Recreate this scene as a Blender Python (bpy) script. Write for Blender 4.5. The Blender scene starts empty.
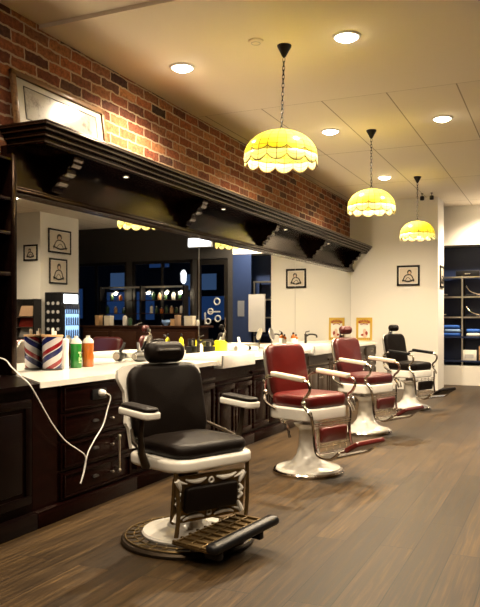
import bpy, bmesh, math, random
from mathutils import Vector, Matrix
PI = math.pi
H = 1.25
random.seed(7)
sc = bpy.context.scene
C = sc.collection
R = math.radians

# ---------------------------------------------------------------- materials
def newmat(name):
    m = bpy.data.materials.new(name); m.use_nodes = True
    nt = m.node_tree
    return m, nt, nt.nodes['Principled BSDF'], nt.nodes['Material Output']

def P(name, col, rough=0.5, metal=0.0, spec=0.5, coat=0.0, bump=0.0, bscale=60.0, vary=0.0, vscale=8.0, trans=0.0, emit=None, estr=0.0, ior=None):
    m, nt, b, out = newmat(name)
    c = (*col, 1)
    b.inputs['Base Color'].default_value = c
    b.inputs['Roughness'].default_value = rough
    b.inputs['Metallic'].default_value = metal
    b.inputs['Specular IOR Level'].default_value = spec
    b.inputs['Coat Weight'].default_value = coat
    b.inputs['Coat Roughness'].default_value = 0.12
    b.inputs['Transmission Weight'].default_value = trans
    if ior: b.inputs['IOR'].default_value = ior
    if emit:
        b.inputs['Emission Color'].default_value = (*emit, 1)
        b.inputs['Emission Strength'].default_value = estr
    tc = nt.nodes.new('ShaderNodeTexCoord')
    if vary > 0:
        n = nt.nodes.new('ShaderNodeTexNoise'); n.inputs['Scale'].default_value = vscale; n.inputs['Detail'].default_value = 6
        nt.links.new(tc.outputs['Object'], n.inputs['Vector'])
        mx = nt.nodes.new('ShaderNodeMix'); mx.data_type = 'RGBA'
        mx.inputs[6].default_value = tuple(x * (1 - vary) for x in col) + (1,)
        mx.inputs[7].default_value = tuple(min(1, x * (1 + vary)) for x in col) + (1,)
        nt.links.new(n.outputs['Fac'], mx.inputs[0]); nt.links.new(mx.outputs[2], b.inputs['Base Color'])
    if bump > 0:
        n = nt.nodes.new('ShaderNodeTexNoise'); n.inputs['Scale'].default_value = bscale; n.inputs['Detail'].default_value = 4
        nt.links.new(tc.outputs['Object'], n.inputs['Vector'])
        bp = nt.nodes.new('ShaderNodeBump'); bp.inputs['Strength'].default_value = bump; bp.inputs['Distance'].default_value = 0.01
        nt.links.new(n.outputs['Fac'], bp.inputs['Height']); nt.links.new(bp.outputs[0], b.inputs['Normal'])
    return m

def swz(nt, order, loc=(0, 0, 0)):
    """object coordinates with swapped axes"""
    tc = nt.nodes.new('ShaderNodeTexCoord'); s = nt.nodes.new('ShaderNodeSeparateXYZ'); c = nt.nodes.new('ShaderNodeCombineXYZ')
    nt.links.new(tc.outputs['Object'], s.inputs[0])
    for i, a in enumerate(order):
        nt.links.new(s.outputs['XYZ'.index(a)], c.inputs[i])
    mp = nt.nodes.new('ShaderNodeMapping'); mp.inputs['Location'].default_value = loc
    nt.links.new(c.outputs[0], mp.inputs[0])
    return mp.outputs[0]

def brick_mat():
    m, nt, b, out = newmat('red_brick')
    v = swz(nt, 'YZX')
    nz = nt.nodes.new('ShaderNodeTexNoise'); nz.inputs['Scale'].default_value = 14; nz.inputs['Detail'].default_value = 3
    nt.links.new(v, nz.inputs['Vector'])
    sb = nt.nodes.new('ShaderNodeVectorMath'); sb.operation = 'SUBTRACT'; sb.inputs[1].default_value = (.5, .5, .5)
    nt.links.new(nz.outputs['Color'], sb.inputs[0])
    scl = nt.nodes.new('ShaderNodeVectorMath'); scl.operation = 'SCALE'; scl.inputs['Scale'].default_value = .034
    nt.links.new(sb.outputs[0], scl.inputs[0])
    ad = nt.nodes.new('ShaderNodeVectorMath'); ad.operation = 'ADD'
    nt.links.new(v, ad.inputs[0]); nt.links.new(scl.outputs[0], ad.inputs[1])
    br = nt.nodes.new('ShaderNodeTexBrick')
    br.inputs['Scale'].default_value = 1; br.inputs['Brick Width'].default_value = .275; br.inputs['Row Height'].default_value = .090
    br.inputs['Mortar Size'].default_value = .0085; br.inputs['Mortar Smooth'].default_value = .25
    br.inputs['Color1'].default_value = (0, 0, 0, 1); br.inputs['Color2'].default_value = (1, 1, 1, 1); br.inputs['Mortar'].default_value = (.5, .5, .5, 1)
    nt.links.new(ad.outputs[0], br.inputs['Vector'])
    rp = nt.nodes.new('ShaderNodeValToRGB'); rp.color_ramp.interpolation = 'LINEAR'
    e = rp.color_ramp.elements
    cols = [(0, (.050, .028, .022)), (.15, (.20, .060, .030)), (.3, (.36, .12, .048)), (.45, (.16, .050, .030)), (.6, (.40, .17, .072)), (.75, (.25, .080, .038)), (.88, (.09, .042, .032)), (1, (.32, .13, .06))]
    e[0].position = 0; e[0].color = (*cols[0][1], 1); e[1].position = 1; e[1].color = (*cols[-1][1], 1)
    for p_, c_ in cols[1:-1]:
        q = e.new(p_); q.color = (*c_, 1)
    nt.links.new(br.outputs['Color'], rp.inputs[0])
    n2 = nt.nodes.new('ShaderNodeTexNoise'); n2.inputs['Scale'].default_value = 28; n2.inputs['Detail'].default_value = 8; n2.inputs['Roughness'].default_value = .7
    nt.links.new(v, n2.inputs['Vector'])
    mr = nt.nodes.new('ShaderNodeMapRange'); mr.inputs['From Min'].default_value = .3; mr.inputs['From Max'].default_value = .7; mr.inputs['To Min'].default_value = .4; mr.inputs['To Max'].default_value = 1.45
    nt.links.new(n2.outputs['Fac'], mr.inputs[0])
    ml = nt.nodes.new('ShaderNodeMix'); ml.data_type = 'RGBA'; ml.blend_type = 'MULTIPLY'; ml.inputs[0].default_value = 1
    nt.links.new(rp.outputs[0], ml.inputs[6]); nt.links.new(mr.outputs[0], ml.inputs[7])
    mm = nt.nodes.new('ShaderNodeMix'); mm.data_type = 'RGBA'
    nt.links.new(br.outputs['Fac'], mm.inputs[0]); nt.links.new(ml.outputs[2], mm.inputs[6]); mm.inputs[7].default_value = (.46, .34, .23, 1)
    nt.links.new(mm.outputs[2], b.inputs['Base Color'])
    b.inputs['Roughness'].default_value = .85; b.inputs['Specular IOR Level'].default_value = .2
    iv = nt.nodes.new('ShaderNodeMath'); iv.operation = 'MULTIPLY_ADD'; iv.inputs[1].default_value = -1
    nt.links.new(br.outputs['Fac'], iv.inputs[0])
    m3 = nt.nodes.new('ShaderNodeMath'); m3.operation = 'MULTIPLY'; m3.inputs[1].default_value = .6
    nt.links.new(n2.outputs['Fac'], m3.inputs[0]); nt.links.new(m3.outputs[0], iv.inputs[2])
    bp = nt.nodes.new('ShaderNodeBump'); bp.inputs['Strength'].default_value = .8; bp.inputs['Distance'].default_value = .012
    nt.links.new(iv.outputs[0], bp.inputs['Height']); nt.links.new(bp.outputs[0], b.inputs['Normal'])
    return m

def floor_mat():
    m, nt, b, out = newmat('oak_planks')
    v = swz(nt, 'YXZ')
    br = nt.nodes.new('ShaderNodeTexBrick')
    br.inputs['Scale'].default_value = 1; br.inputs['Brick Width'].default_value = 1.5; br.inputs['Row Height'].default_value = .19
    br.inputs['Mortar Size'].default_value = .0035; br.inputs['Mortar Smooth'].default_value = .3; br.offset = .37
    br.inputs['Color1'].default_value = (0, 0, 0, 1); br.inputs['Color2'].default_value = (1, 1, 1, 1); br.inputs['Mortar'].default_value = (.5, .5, .5, 1)
    nt.links.new(v, br.inputs['Vector'])
    # per plank offset of the grain
    mp = nt.nodes.new('ShaderNodeMapping'); mp.inputs['Scale'].default_value = (.8, 20, 1)
    cm = nt.nodes.new('ShaderNodeVectorMath'); cm.operation = 'MULTIPLY_ADD'; cm.inputs[1].default_value = (7, 13, 5)
    nt.links.new(br.outputs['Color'], cm.inputs[0]); nt.links.new(v, cm.inputs[2]); nt.links.new(cm.outputs[0], mp.inputs[0])
    n = nt.nodes.new('ShaderNodeTexNoise'); n.inputs['Scale'].default_value = 2.4; n.inputs['Detail'].default_value = 9; n.inputs['Roughness'].default_value = .68; n.inputs['Distortion'].default_value = .6
    nt.links.new(mp.outputs[0], n.inputs['Vector'])
    rp = nt.nodes.new('ShaderNodeValToRGB'); e = rp.color_ramp.elements
    e[0].position = .30; e[0].color = (.008, .0042, .0018, 1); e[1].position = .76; e[1].color = (.094, .055, .019, 1)
    q = e.new(.5); q.color = (.032, .0182, .0066, 1)
    nt.links.new(n.outputs['Fac'], rp.inputs[0])
    mr = nt.nodes.new('ShaderNodeMapRange'); mr.inputs['To Min'].default_value = .6; mr.inputs['To Max'].default_value = 1.4
    nt.links.new(br.outputs['Color'], mr.inputs[0])
    ml = nt.nodes.new('ShaderNodeMix'); ml.data_type = 'RGBA'; ml.blend_type = 'MULTIPLY'; ml.inputs[0].default_value = 1
    nt.links.new(rp.outputs[0], ml.inputs[6]); nt.links.new(mr.outputs[0], ml.inputs[7])
    mm = nt.nodes.new('ShaderNodeMix'); mm.data_type = 'RGBA'
    nt.links.new(br.outputs['Fac'], mm.inputs[0]); nt.links.new(ml.outputs[2], mm.inputs[6]); mm.inputs[7].default_value = (.006, .003, .0015, 1)
    nt.links.new(mm.outputs[2], b.inputs['Base Color'])
    r2 = nt.nodes.new('ShaderNodeMapRange'); r2.inputs['To Min'].default_value = .34; r2.inputs['To Max'].default_value = .55
    nt.links.new(n.outputs['Fac'], r2.inputs[0]); nt.links.new(r2.outputs[0], b.inputs['Roughness']); b.inputs['Specular IOR Level'].default_value = .2
    bp = nt.nodes.new('ShaderNodeBump'); bp.inputs['Strength'].default_value = .25; bp.inputs['Distance'].default_value = .003
    nt.links.new(n.outputs['Fac'], bp.inputs['Height']); nt.links.new(bp.outputs[0], b.inputs['Normal'])
    return m

CEIL = (.86, .78, .66)
def tile_mat():
    m, nt, b, out = newmat('ceiling_panels')
    v = swz(nt, 'YXZ', (-5.48 * H, -.08 * H, 0))
    br = nt.nodes.new('ShaderNodeTexBrick'); br.offset = 0
    br.inputs['Scale'].default_value = 1; br.inputs['Brick Width'].default_value = 1.8 * H; br.inputs['Row Height'].default_value = .52 * H
    br.inputs['Mortar Size'].default_value = .007; br.inputs['Mortar Smooth'].default_value = .2
    br.inputs['Color1'].default_value = (*CEIL, 1); br.inputs['Color2'].default_value = tuple(x * .96 for x in CEIL) + (1,); br.inputs['Mortar'].default_value = (.42, .35, .26, 1)
    nt.links.new(v, br.inputs['Vector']); nt.links.new(br.outputs['Color'], b.inputs['Base Color'])
    b.inputs['Roughness'].default_value = .9
    return m

def wood_mat(name, dark, light, rough=.3, coat=.4, axis='YXZ', sc_=(1.5, 22, 22), spec=.35):
    m, nt, b, out = newmat(name)
    v = swz(nt, axis)
    mp = nt.nodes.new('ShaderNodeMapping'); mp.inputs['Scale'].default_value = sc_
    nt.links.new(v, mp.inputs[0])
    n = nt.nodes.new('ShaderNodeTexNoise'); n.inputs['Scale'].default_value = 2; n.inputs['Detail'].default_value = 6; n.inputs['Distortion'].default_value = .4
    nt.links.new(mp.outputs[0], n.inputs['Vector'])
    rp = nt.nodes.new('ShaderNodeValToRGB'); e = rp.color_ramp.elements
    e[0].position = .3; e[0].color = (*dark, 1); e[1].position = .75; e[1].color = (*light, 1)
    nt.links.new(n.outputs['Fac'], rp.inputs[0]); nt.links.new(rp.outputs[0], b.inputs['Base Color'])
    b.inputs['Roughness'].default_value = rough; b.inputs['Coat Weight'].default_value = coat; b.inputs['Coat Roughness'].default_value = .15
    b.inputs['Specular IOR Level'].default_value = spec; b.inputs['Specular Tint'].default_value = (1, .55, .28, 1)
    return m

def stripe_mat():
    m, nt, b, out = newmat('barber_stripes')
    tc = nt.nodes.new('ShaderNodeTexCoord'); s = nt.nodes.new('ShaderNodeSeparateXYZ'); nt.links.new(tc.outputs['Object'], s.inputs[0])
    at = nt.nodes.new('ShaderNodeMath'); at.operation = 'ARCTAN2'
    nt.links.new(s.outputs[1], at.inputs[0]); nt.links.new(s.outputs[0], at.inputs[1])
    k = nt.nodes.new('ShaderNodeMath'); k.operation = 'MULTIPLY'; k.inputs[1].default_value = 2 / (2 * PI)
    nt.links.new(at.outputs[0], k.inputs[0])
    z = nt.nodes.new('ShaderNodeMath'); z.operation = 'MULTIPLY_ADD'; z.inputs[1].default_value = -7.5
    nt.links.new(s.outputs[2], z.inputs[0]); nt.links.new(k.outputs[0], z.inputs[2])
    f = nt.nodes.new('ShaderNodeMath'); f.operation = 'FRACT'; nt.links.new(z.outputs[0], f.inputs[0])
    rp = nt.nodes.new('ShaderNodeValToRGB'); rp.color_ramp.interpolation = 'CONSTANT'; e = rp.color_ramp.elements
    e[0].position = 0; e[0].color = (.42, .40, .40, 1); e[1].position = .36; e[1].color = (.17, .005, .008, 1)
    q = e.new(.62); q.color = (.42, .40, .40, 1); q = e.new(.68); q.color = (.008, .010, .07, 1)
    nt.links.new(f.outputs[0], rp.inputs[0]); nt.links.new(rp.outputs[0], b.inputs['Base Color'])
    b.inputs['Roughness'].default_value = .25
    return m

def shade_mat(name, c1, c2, ebase=0.0):
    m, nt, b, out = newmat(name)
    uv = nt.nodes.new('ShaderNodeTexCoord')
    br = nt.nodes.new('ShaderNodeTexBrick'); br.offset = 0
    br.inputs['Scale'].default_value = 1; br.inputs['Brick Width'].default_value = 1; br.inputs['Row Height'].default_value = 1
    br.inputs['Mortar Size'].default_value = .035; br.inputs['Mortar Smooth'].default_value = .1
    br.inputs['Color1'].default_value = (*c1, 1); br.inputs['Color2'].default_value = (*c2, 1); br.inputs['Mortar'].default_value = (.10, .07, .015, 1)
    nt.links.new(uv.outputs['UV'], br.inputs['Vector'])
    tr = nt.nodes.new('ShaderNodeBsdfTranslucent'); df = nt.nodes.new('ShaderNodeBsdfDiffuse'); gl = nt.nodes.new('ShaderNodeBsdfGlossy'); gl.inputs['Roughness'].default_value = .15
    nt.links.new(br.outputs['Color'], tr.inputs[0]); nt.links.new(br.outputs['Color'], df.inputs[0])
    m1 = nt.nodes.new('ShaderNodeMixShader'); m1.inputs[0].default_value = .35
    nt.links.new(tr.outputs[0], m1.inputs[1]); nt.links.new(df.outputs[0], m1.inputs[2])
    m2 = nt.nodes.new('ShaderNodeMixShader'); m2.inputs[0].default_value = .04
    nt.links.new(m1.outputs[0], m2.inputs[1]); nt.links.new(gl.outputs[0], m2.inputs[2])
    nt.links.new(m2.outputs[0], out.inputs['Surface'])
    return m

def emis(name, col, s):
    m, nt, b, out = newmat(name)
    e = nt.nodes.new('ShaderNodeEmission'); e.inputs[0].default_value = (*col, 1); e.inputs[1].default_value = s
    nt.links.new(e.outputs[0], out.inputs['Surface'])
    return m

def sketch_mat(name, paper, ink, scale=9, lo=.52, hi=.6, axis='YZX'):
    m, nt, b, out = newmat(name)
    v = swz(nt, axis)
    n = nt.nodes.new('ShaderNodeTexNoise'); n.inputs['Scale'].default_value = scale; n.inputs['Detail'].default_value = 8; n.inputs['Roughness'].default_value = .75
    nt.links.new(v, n.inputs['Vector'])
    rp = nt.nodes.new('ShaderNodeValToRGB'); e = rp.color_ramp.elements
    e[0].position = lo; e[0].color = (*paper, 1); e[1].position = hi; e[1].color = (*ink, 1)
    nt.links.new(n.outputs['Fac'], rp.inputs[0]); nt.links.new(rp.outputs[0], b.inputs['Base Color'])
    b.inputs['Roughness'].default_value = .18
    return m

M = {}
M['brick'] = brick_mat()
M['floor'] = floor_mat()
M['ceil'] = P('ceiling_paint', CEIL, .9)
M['tiles'] = tile_mat()
M['white_wall'] = P('white_wall_paint', (.86, .83, .76), .75, bump=.03, bscale=200)
M['dark_wall'] = P('dark_painted_wall', (.03, .028, .027), .6)
M['tan_wall'] = P('beige_wall_paint', (.16, .13, .10), .8)
M['navy'] = P('navy_panel', (.012, .026, .085), .45)
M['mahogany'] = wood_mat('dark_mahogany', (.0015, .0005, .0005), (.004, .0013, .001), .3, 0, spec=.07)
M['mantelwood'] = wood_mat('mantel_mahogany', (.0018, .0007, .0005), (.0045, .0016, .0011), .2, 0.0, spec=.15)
M['highlight_wood'] = wood_mat('highlight_bead_wood', (.010, .005, .003), (.02, .010, .006), .3, 0.0, spec=.5)  # lighter and glossier than the mantel, for its painted highlight lines
M['cabwood'] = wood_mat('cabinet_mahogany', (.0028, .0006, .0005), (.008, .0015, .0012), .25, 0, spec=.12)
M['lit_cabwood'] = wood_mat('lit_cabinet_wood', (.025, .017, .012), (.055, .04, .03), .4, .1)  # dark cabinet wood raised to a lit brown, light put into the colour
M['deskwood'] = wood_mat('red_brown_desk_wood', (.020, .008, .005), (.055, .022, .013), .4, 0, spec=.2)
M['oakframe'] = wood_mat('oak_frame', (.14, .075, .035), (.30, .17, .08), .45, .2)
M['counter'] = P('white_counter', (.88, .86, .80), .18, coat=.3)
M['ceramic'] = P('white_ceramic', (.88, .86, .82), .12, coat=.5)
M['porcelain'] = P('white_porcelain_enamel', (.82, .80, .74), .16, coat=.5, vary=.05, vscale=14)
M['leather_black'] = P('black_leather', (.0060, .0038, .0028), .42, spec=.12, coat=.0, bump=.18, bscale=180)
M['leather_red'] = P('dark_red_leather', (.085, .005, .0035), .30, coat=.18, bump=.18, bscale=160, vary=.25, vscale=10)
M['leather_maroon'] = P('maroon_leather', (.065, .007, .006), .36, coat=.1, bump=.18, bscale=160, vary=.15)
M['chrome'] = P('chrome', (.78, .74, .68), .14, 1)
M['steel'] = P('brushed_steel', (.55, .52, .47), .32, 1)
M['bronze'] = P('antique_bronze', (.17, .115, .05), .38, .85, vary=.6, vscale=30, bump=.25, bscale=50)
M['dark_bronze'] = P('dark_bronze', (.045, .032, .02), .4, .7, vary=.5, vscale=25)
M['darksteel'] = P('dark_steel', (.10, .10, .10), .35, .8)
M['cream'] = P('cream_enamel', (.72, .65, .52), .22, coat=.4)
M['black'] = P('black_plastic', (.008, .008, .009), .35, spec=.25)
M['blackmetal'] = P('black_metal', (.02, .017, .015), .4, .6)
M['lead'] = P('dark_lead', (.10, .06, .02), .5, .4)
M['whiteplastic'] = P('white_plastic', (.85, .84, .82), .3)
M['mirror'] = P('mirror_glass', (.88, .89, .87), .012, 1)
M['stripes'] = stripe_mat()
M['green'] = P('green_liquid', (.012, .17, .02), .2, coat=.4)
M['orange'] = P('orange_liquid', (.42, .11, .012), .2, coat=.4)
M['yellow'] = P('bright_yellow', (.92, .86, .02), .4)
M['palegreen'] = P('pale_green_label', (.55, .75, .35), .5)
M['clearcap'] = P('clear_cap', (.75, .72, .66), .15, coat=.3)
M['blue'] = P('royal_blue_cloth', (.02, .12, .55), .7)
M['cyan'] = P('pale_blue', (.25, .42, .75), .6)
M['paper'] = P('white_paper', (.85, .82, .74), .6)
M['mat_board'] = P('cream_mat_board', (.50, .47, .39), .4, coat=.1)
M['ink'] = P('black_ink', (.03, .025, .02), .6)
M['sepia'] = P('sepia_ink', (.30, .19, .11), .6)
M['skin_tone'] = P('warm_print_tone', (.70, .50, .36), .6)
M['grey_board'] = P('grey_board', (.52, .51, .50), .5)
M['kraft'] = P('tan_cardboard', (.50, .30, .14), .7)
M['redprint'] = P('red_print', (.30, .03, .015), .6)
M['yellowprint'] = P('yellow_print', (.62, .40, .05), .5)
M['glassdark'] = P('night_window_glass', (.9, .92, .95), .02, trans=1.0, ior=1.05)
M['glass_shelf'] = P('greenish_glass', (.20, .26, .26), .1, spec=.6)
M['darkglassbottle'] = P('dark_green_glass', (.03, .07, .03), .12, coat=.5)
M['shade_dome'] = shade_mat('yellow_leaded_glass', (.66, .60, .10), (.70, .68, .17))
M['shade_skirt'] = shade_mat('pale_leaded_glass', (.88, .90, .60), (.86, .88, .50))
M['bulb'] = emis('warm_bulb', (1, .80, .48), 9)
M['downlamp'] = emis('downlight_lamp', (1, .86, .62), 22)
M['minilamp'] = emis('small_lamp', (1, .85, .6), 4)
M['lightbox'] = emis('lit_panel', (.85, .92, 1), 2.2)
M['bluewin'] = emis('blue_lit_window', (.04, .12, .38), .10)
M['bluewin2'] = emis('pale_blue_lit_window', (.12, .24, .52), .11)
M['fridgeglow'] = emis('fridge_inside_light', (.35, .6, 1), .9)
M['asphalt'] = P('asphalt', (.03, .03, .03), .9)
M['facade'] = P('dark_facade', (.02, .022, .03), .8)
M['bigsketch'] = sketch_mat('faded_pencil_print', (.48, .46, .41), (.20, .18, .16), 7, .50, .66)
M['photo_print'] = sketch_mat('portrait_print', (.72, .62, .48), (.16, .11, .08), 11, .5, .62, 'XZY')

# ---------------------------------------------------------------- mesh builder
class G:
    def __init__(self): self.bm = bmesh.new(); self.mi = 0; self.uv = None
    def _f(self, vs):
        try:
            f = self.bm.faces.new(vs); f.material_index = self.mi; f.smooth = True; return f
        except ValueError: return None
    def mat(self, i): self.mi = i; return self
    def loft(self, rings, closed=True, cap0=True, cap1=True, X=None, loop=False):
        rv = []
        for r in rings:
            rv.append([self.bm.verts.new((X @ Vector(p)) if X else Vector(p)) for p in r])
        n = len(rings[0])
        m_ = len(rv)
        for i in range(m_ if loop else m_ - 1):
            a, b = rv[i], rv[(i + 1) % m_]
            for j in range(n if closed else n - 1):
                k = (j + 1) % n
                self._f([a[j], a[k], b[k], b[j]])
        if cap0 and not loop: self._f(list(reversed(rv[0])))
        if cap1 and not loop: self._f(rv[-1])
        return self
    def box(self, c, s, rot=None, bev=0.0, seg=2):
        t = bmesh.new()
        r = bmesh.ops.create_cube(t, size=1)
        for v in t.verts: v.co = Vector((v.co.x * s[0], v.co.y * s[1], v.co.z * s[2]))
        if bev > 0:
            bmesh.ops.bevel(t, geom=list(t.edges) + list(t.verts), offset=min(bev, min(s) * .49), segments=seg, profile=.5, affect='EDGES')
        X = Matrix.Translation(c) @ (rot.to_4x4() if rot else Matrix.Identity(4))
        mp = {}
        for v in t.verts: mp[v] = self.bm.verts.new(X @ v.co)
        for f in t.faces: self._f([mp[v] for v in f.verts])
        t.free(); return self
    def bb(self, x0, x1, y0, y1, z0, z1, bev=0.0, seg=2):
        return self.box(((x0 + x1) / 2, (y0 + y1) / 2, (z0 + z1) / 2), (x1 - x0, y1 - y0, z1 - z0), None, bev, seg)
    def tube(self, pts, r, seg=10, closed=False, smooth=0, flat=1.0):
        pts = [Vector(p) for p in pts]
        if smooth and len(pts) > 2:
            n0 = len(pts); pts = catmull(pts, smooth, closed)
            if isinstance(r, (list, tuple)):
                r2 = []
                for i in range(len(pts)):
                    q = min(i / smooth, n0 - 1); a = int(q); b_ = min(a + 1, n0 - 1); r2.append(r[a] + (r[b_] - r[a]) * (q - a))
                r = r2
        n = len(pts); rings = []
        up = None
        for i, p in enumerate(pts):
            if closed: t = pts[(i + 1) % n] - pts[i - 1]
            else: t = pts[min(i + 1, n - 1)] - pts[max(i - 1, 0)]
            t.normalize()
            if up is None:
                up = Vector((0, 0, 1)) if abs(t.z) < .9 else Vector((1, 0, 0))
            s = t.cross(up).normalized(); up = s.cross(t).normalized()
            rr = r[i] if isinstance(r, (list, tuple)) else r
            rings.append([p + s * (rr * math.cos(2 * PI * k / seg)) + up * (rr * flat * math.sin(2 * PI * k / seg)) for k in range(seg)])
        return self.loft(rings, loop=closed)
    def lathe(self, prof, seg=32, c=(0, 0, 0), X=None, sx=1, sy=1):
        c = Vector(c)
        rings = [[c + Vector((max(r, 1e-4) * math.cos(2 * PI * k / seg) * sx, max(r, 1e-4) * math.sin(2 * PI * k / seg) * sy, z)) for k in range(seg)] for r, z in prof]
        return self.loft(rings, X=X)
    def prism(self, poly, fn, t0, t1):
        """poly 2D points; fn(u,v,t)->3D"""
        return self.loft([[fn(u, v, t0) for u, v in poly], [fn(u, v, t1) for u, v in poly]])
    def ell(self, c, s, seg=18, rings=10, X=None):
        pr = [(math.sin(PI * i / rings), -math.cos(PI * i / rings)) for i in range(rings + 1)]
        c = Vector(c)
        rr = [[c + Vector((max(r, 1e-3) * s[0] * math.cos(2 * PI * k / seg), max(r, 1e-3) * s[1] * math.sin(2 * PI * k / seg), z * s[2])) for k in range(seg)] for r, z in pr]
        return self.loft(rr, X=X)
    def pad(self, w, d, t, cr, er, crown=0.0, X=None, es=5):
        """cushion: w along x, d along y, t thick along z, centred"""
        rings = []
        for i in range(es + 1):
            a = PI / 2 * i / es
            rings.append((er * (1 - math.sin(a)), -t / 2 + er * (1 - math.cos(a))))
        top = [(er * (1 - math.cos(PI / 2 * i / es)), t / 2 - er + er * math.sin(PI / 2 * i / es)) for i in range(es + 1)]
        rings += top
        m_ = min(w, d) / 2
        ins = er
        for k in (.25, .5, .75, .93):
            rings.append((er + (m_ - er) * k, t / 2 + crown * math.sin(PI / 2 * k)))
        out = []
        for ins, z in rings:
            out.append([(x, y, z) for x, y in rrect(w, d, cr, ins)])
        return self.loft(out, X=X)
    def torus(self, c, R_, r, X=None, seg=20, s2=8, sx=1, sy=1):
        c = Vector(c)
        rings = []
        for i in range(seg):
            a = 2 * PI * i / seg
            rings.append([c + Vector(((R_ + r * math.cos(b)) * math.cos(a) * sx, (R_ + r * math.cos(b)) * math.sin(a) * sy, r * math.sin(b))) for b in [2 * PI * k / s2 for k in range(s2)]])
        return self.loft(rings, X=X, loop=True)
    def build(self, name, mats, parent=None, angle=35, loc=None):
        if not isinstance(mats, (list, tuple)): mats = [mats]
        bmesh.ops.recalc_face_normals(self.bm, faces=list(self.bm.faces))
        me = bpy.data.meshes.new(name); self.bm.to_mesh(me); self.bm.free()
        for m in mats: me.materials.append(M[m] if isinstance(m, str) else m)
        try: me.set_sharp_from_angle(angle=R(angle))
        except Exception: pass
        o = bpy.data.objects.new(name, me); C.objects.link(o)
        if parent: o.parent = parent
        if loc: o.location = loc
        return o

def rrect(w, d, cr, ins=0, n=5):
    hw, hd = w / 2 - ins, d / 2 - ins
    r = max(min(cr - ins * .6, hw, hd), min(hw, hd) * .15, .0005)
    hw = max(hw, .001); hd = max(hd, .001); r = min(r, hw, hd)
    pts = []
    for cx, cy, a0 in ((hw - r, hd - r, 0), (-hw + r, hd - r, PI / 2), (-hw + r, -hd + r, PI), (hw - r, -hd + r, 3 * PI / 2)):
        for i in range(n + 1):
            a = a0 + PI / 2 * i / n
            pts.append((cx + r * math.cos(a), cy + r * math.sin(a)))
    return pts

def catmull(p, k, closed=False):
    n = len(p); out = []
    rng = range(n if closed else n - 1)
    for i in rng:
        if closed: a, b, c, d = p[i - 1], p[i], p[(i + 1) % n], p[(i + 2) % n]
        else: a, b, c, d = p[max(i - 1, 0)], p[i], p[i + 1], p[min(i + 2, n - 1)]
        for j in range(k):
            t = j / k
            out.append(.5 * ((2 * b) + (c - a) * t + (2 * a - 5 * b + 4 * c - d) * t * t + (3 * b - a - 3 * c + d) * t ** 3))
    if not closed: out.append(p[-1])
    return out

def thing(name, label, cat, loc=(0, 0, 0), rotz=0, group=None):
    o = bpy.data.objects.new(name, None); o.empty_display_size = .1; C.objects.link(o)
    o.location = loc; o.rotation_euler = (0, 0, rotz); o['label'] = label; o['category'] = cat
    if group: o['group'] = group
    return o
def tag(o, label, cat, group=None):
    o['label'] = label; o['category'] = cat
    if group: o['group'] = group
    return o
def struct(o, label, cat='room'):
    o['kind'] = 'structure'; o['label'] = label; o['category'] = cat; return o
def dup(root, loc, rotz=0, label=None, group=None):
    def cp(o, parent):
        c = o.copy(); C.objects.link(c)
        if parent: c.parent = parent
        for ch in kids.get(o, ()): cp(ch, c)
        return c
    kids = {}
    for o in list(C.objects):
        if o.parent: kids.setdefault(o.parent, []).append(o)
    r = cp(root, None); r.location = loc; r.rotation_euler = (0, 0, rotz)
    if label: r['label'] = label
    if group: r['group'] = group
    return r

# ---------------------------------------------------------------- room
XR, YF, YN, ZC = 7.5, 14.7, -2.5, 1.75 * H + H
YB = 10.4 * H
XP = 1.28 * H
struct(G().bb(-.1, XR + .1, YN, YF + .1, -.08, 0).build('floor', 'floor'), 'dark brown wood plank floor', 'floor')
YT = 5.48 * H
struct(G().bb(-.1, XR + .1, YN, 3.43 * H, ZC + .03, ZC + .1).bb(-.1, XR + .1, 3.43 * H, YT, ZC, ZC + .1).build('ceiling', 'ceil'), 'plain cream ceiling over the near chairs', 'ceiling')
struct(G().bb(-.1, XR + .1, YT, YF + .1, ZC, ZC + .1).build('ceiling', 'tiles'), 'cream ceiling of large panels toward the back', 'ceiling')
struct(G().bb(-.12, 0, YN, YF, 0, ZC + .05).build('wall_left', 'brick'), 'red brick wall above the dark mantel', 'wall')
struct(G().bb(0, XP, YB, YB + .71, 0, ZC).build('wall_back', 'white_wall'), 'white end wall with one small framed picture', 'wall')
struct(G().bb(XR, XR + .12, YN, YF, 0, ZC + .03).build('wall_right', 'dark_wall'), 'dark wall opposite the mirrors', 'wall')
struct(G().bb(0, XR, YN - .1, YN, 0, ZC + .03).build('wall_front', 'tan_wall'), 'beige wall behind the viewer', 'wall')
# far wall pieces with openings
yf = 11.4 * H
far = G()
far.bb(1.0, 3.0, yf, yf + .45, 2.69, ZC)                # white bulkhead above display
far.bb(1.0, 3.0, yf, yf + .45, 0, .37)
far.build('wall_far', 'white_wall')
struct(bpy.data.objects['wall_far'], 'white bulkhead and plinth around the dark display recess', 'wall')
g = G()
g.bb(3.0, 3.12, yf, yf + .45, 0, ZC); g.bb(3.12, XR, yf, yf + .12, 2.62, ZC)
g.bb(3.9, 4.0, yf, yf + .12, 0, 2.62); g.bb(3.12, XR, yf, yf + .001, ZC - .001, ZC)
g.bb(1.0, 3.12, yf + .45, yf + .5, 0, ZC)
struct(g.build('wall_far', 'dark_wall'), 'dark shopfront wall around door and night windows', 'wall')
struct(G().bb(.0, 1.0, yf, yf + .12, 0, ZC).build('wall_far', 'white_wall'), 'white wall strip behind the partition', 'wall')

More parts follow.
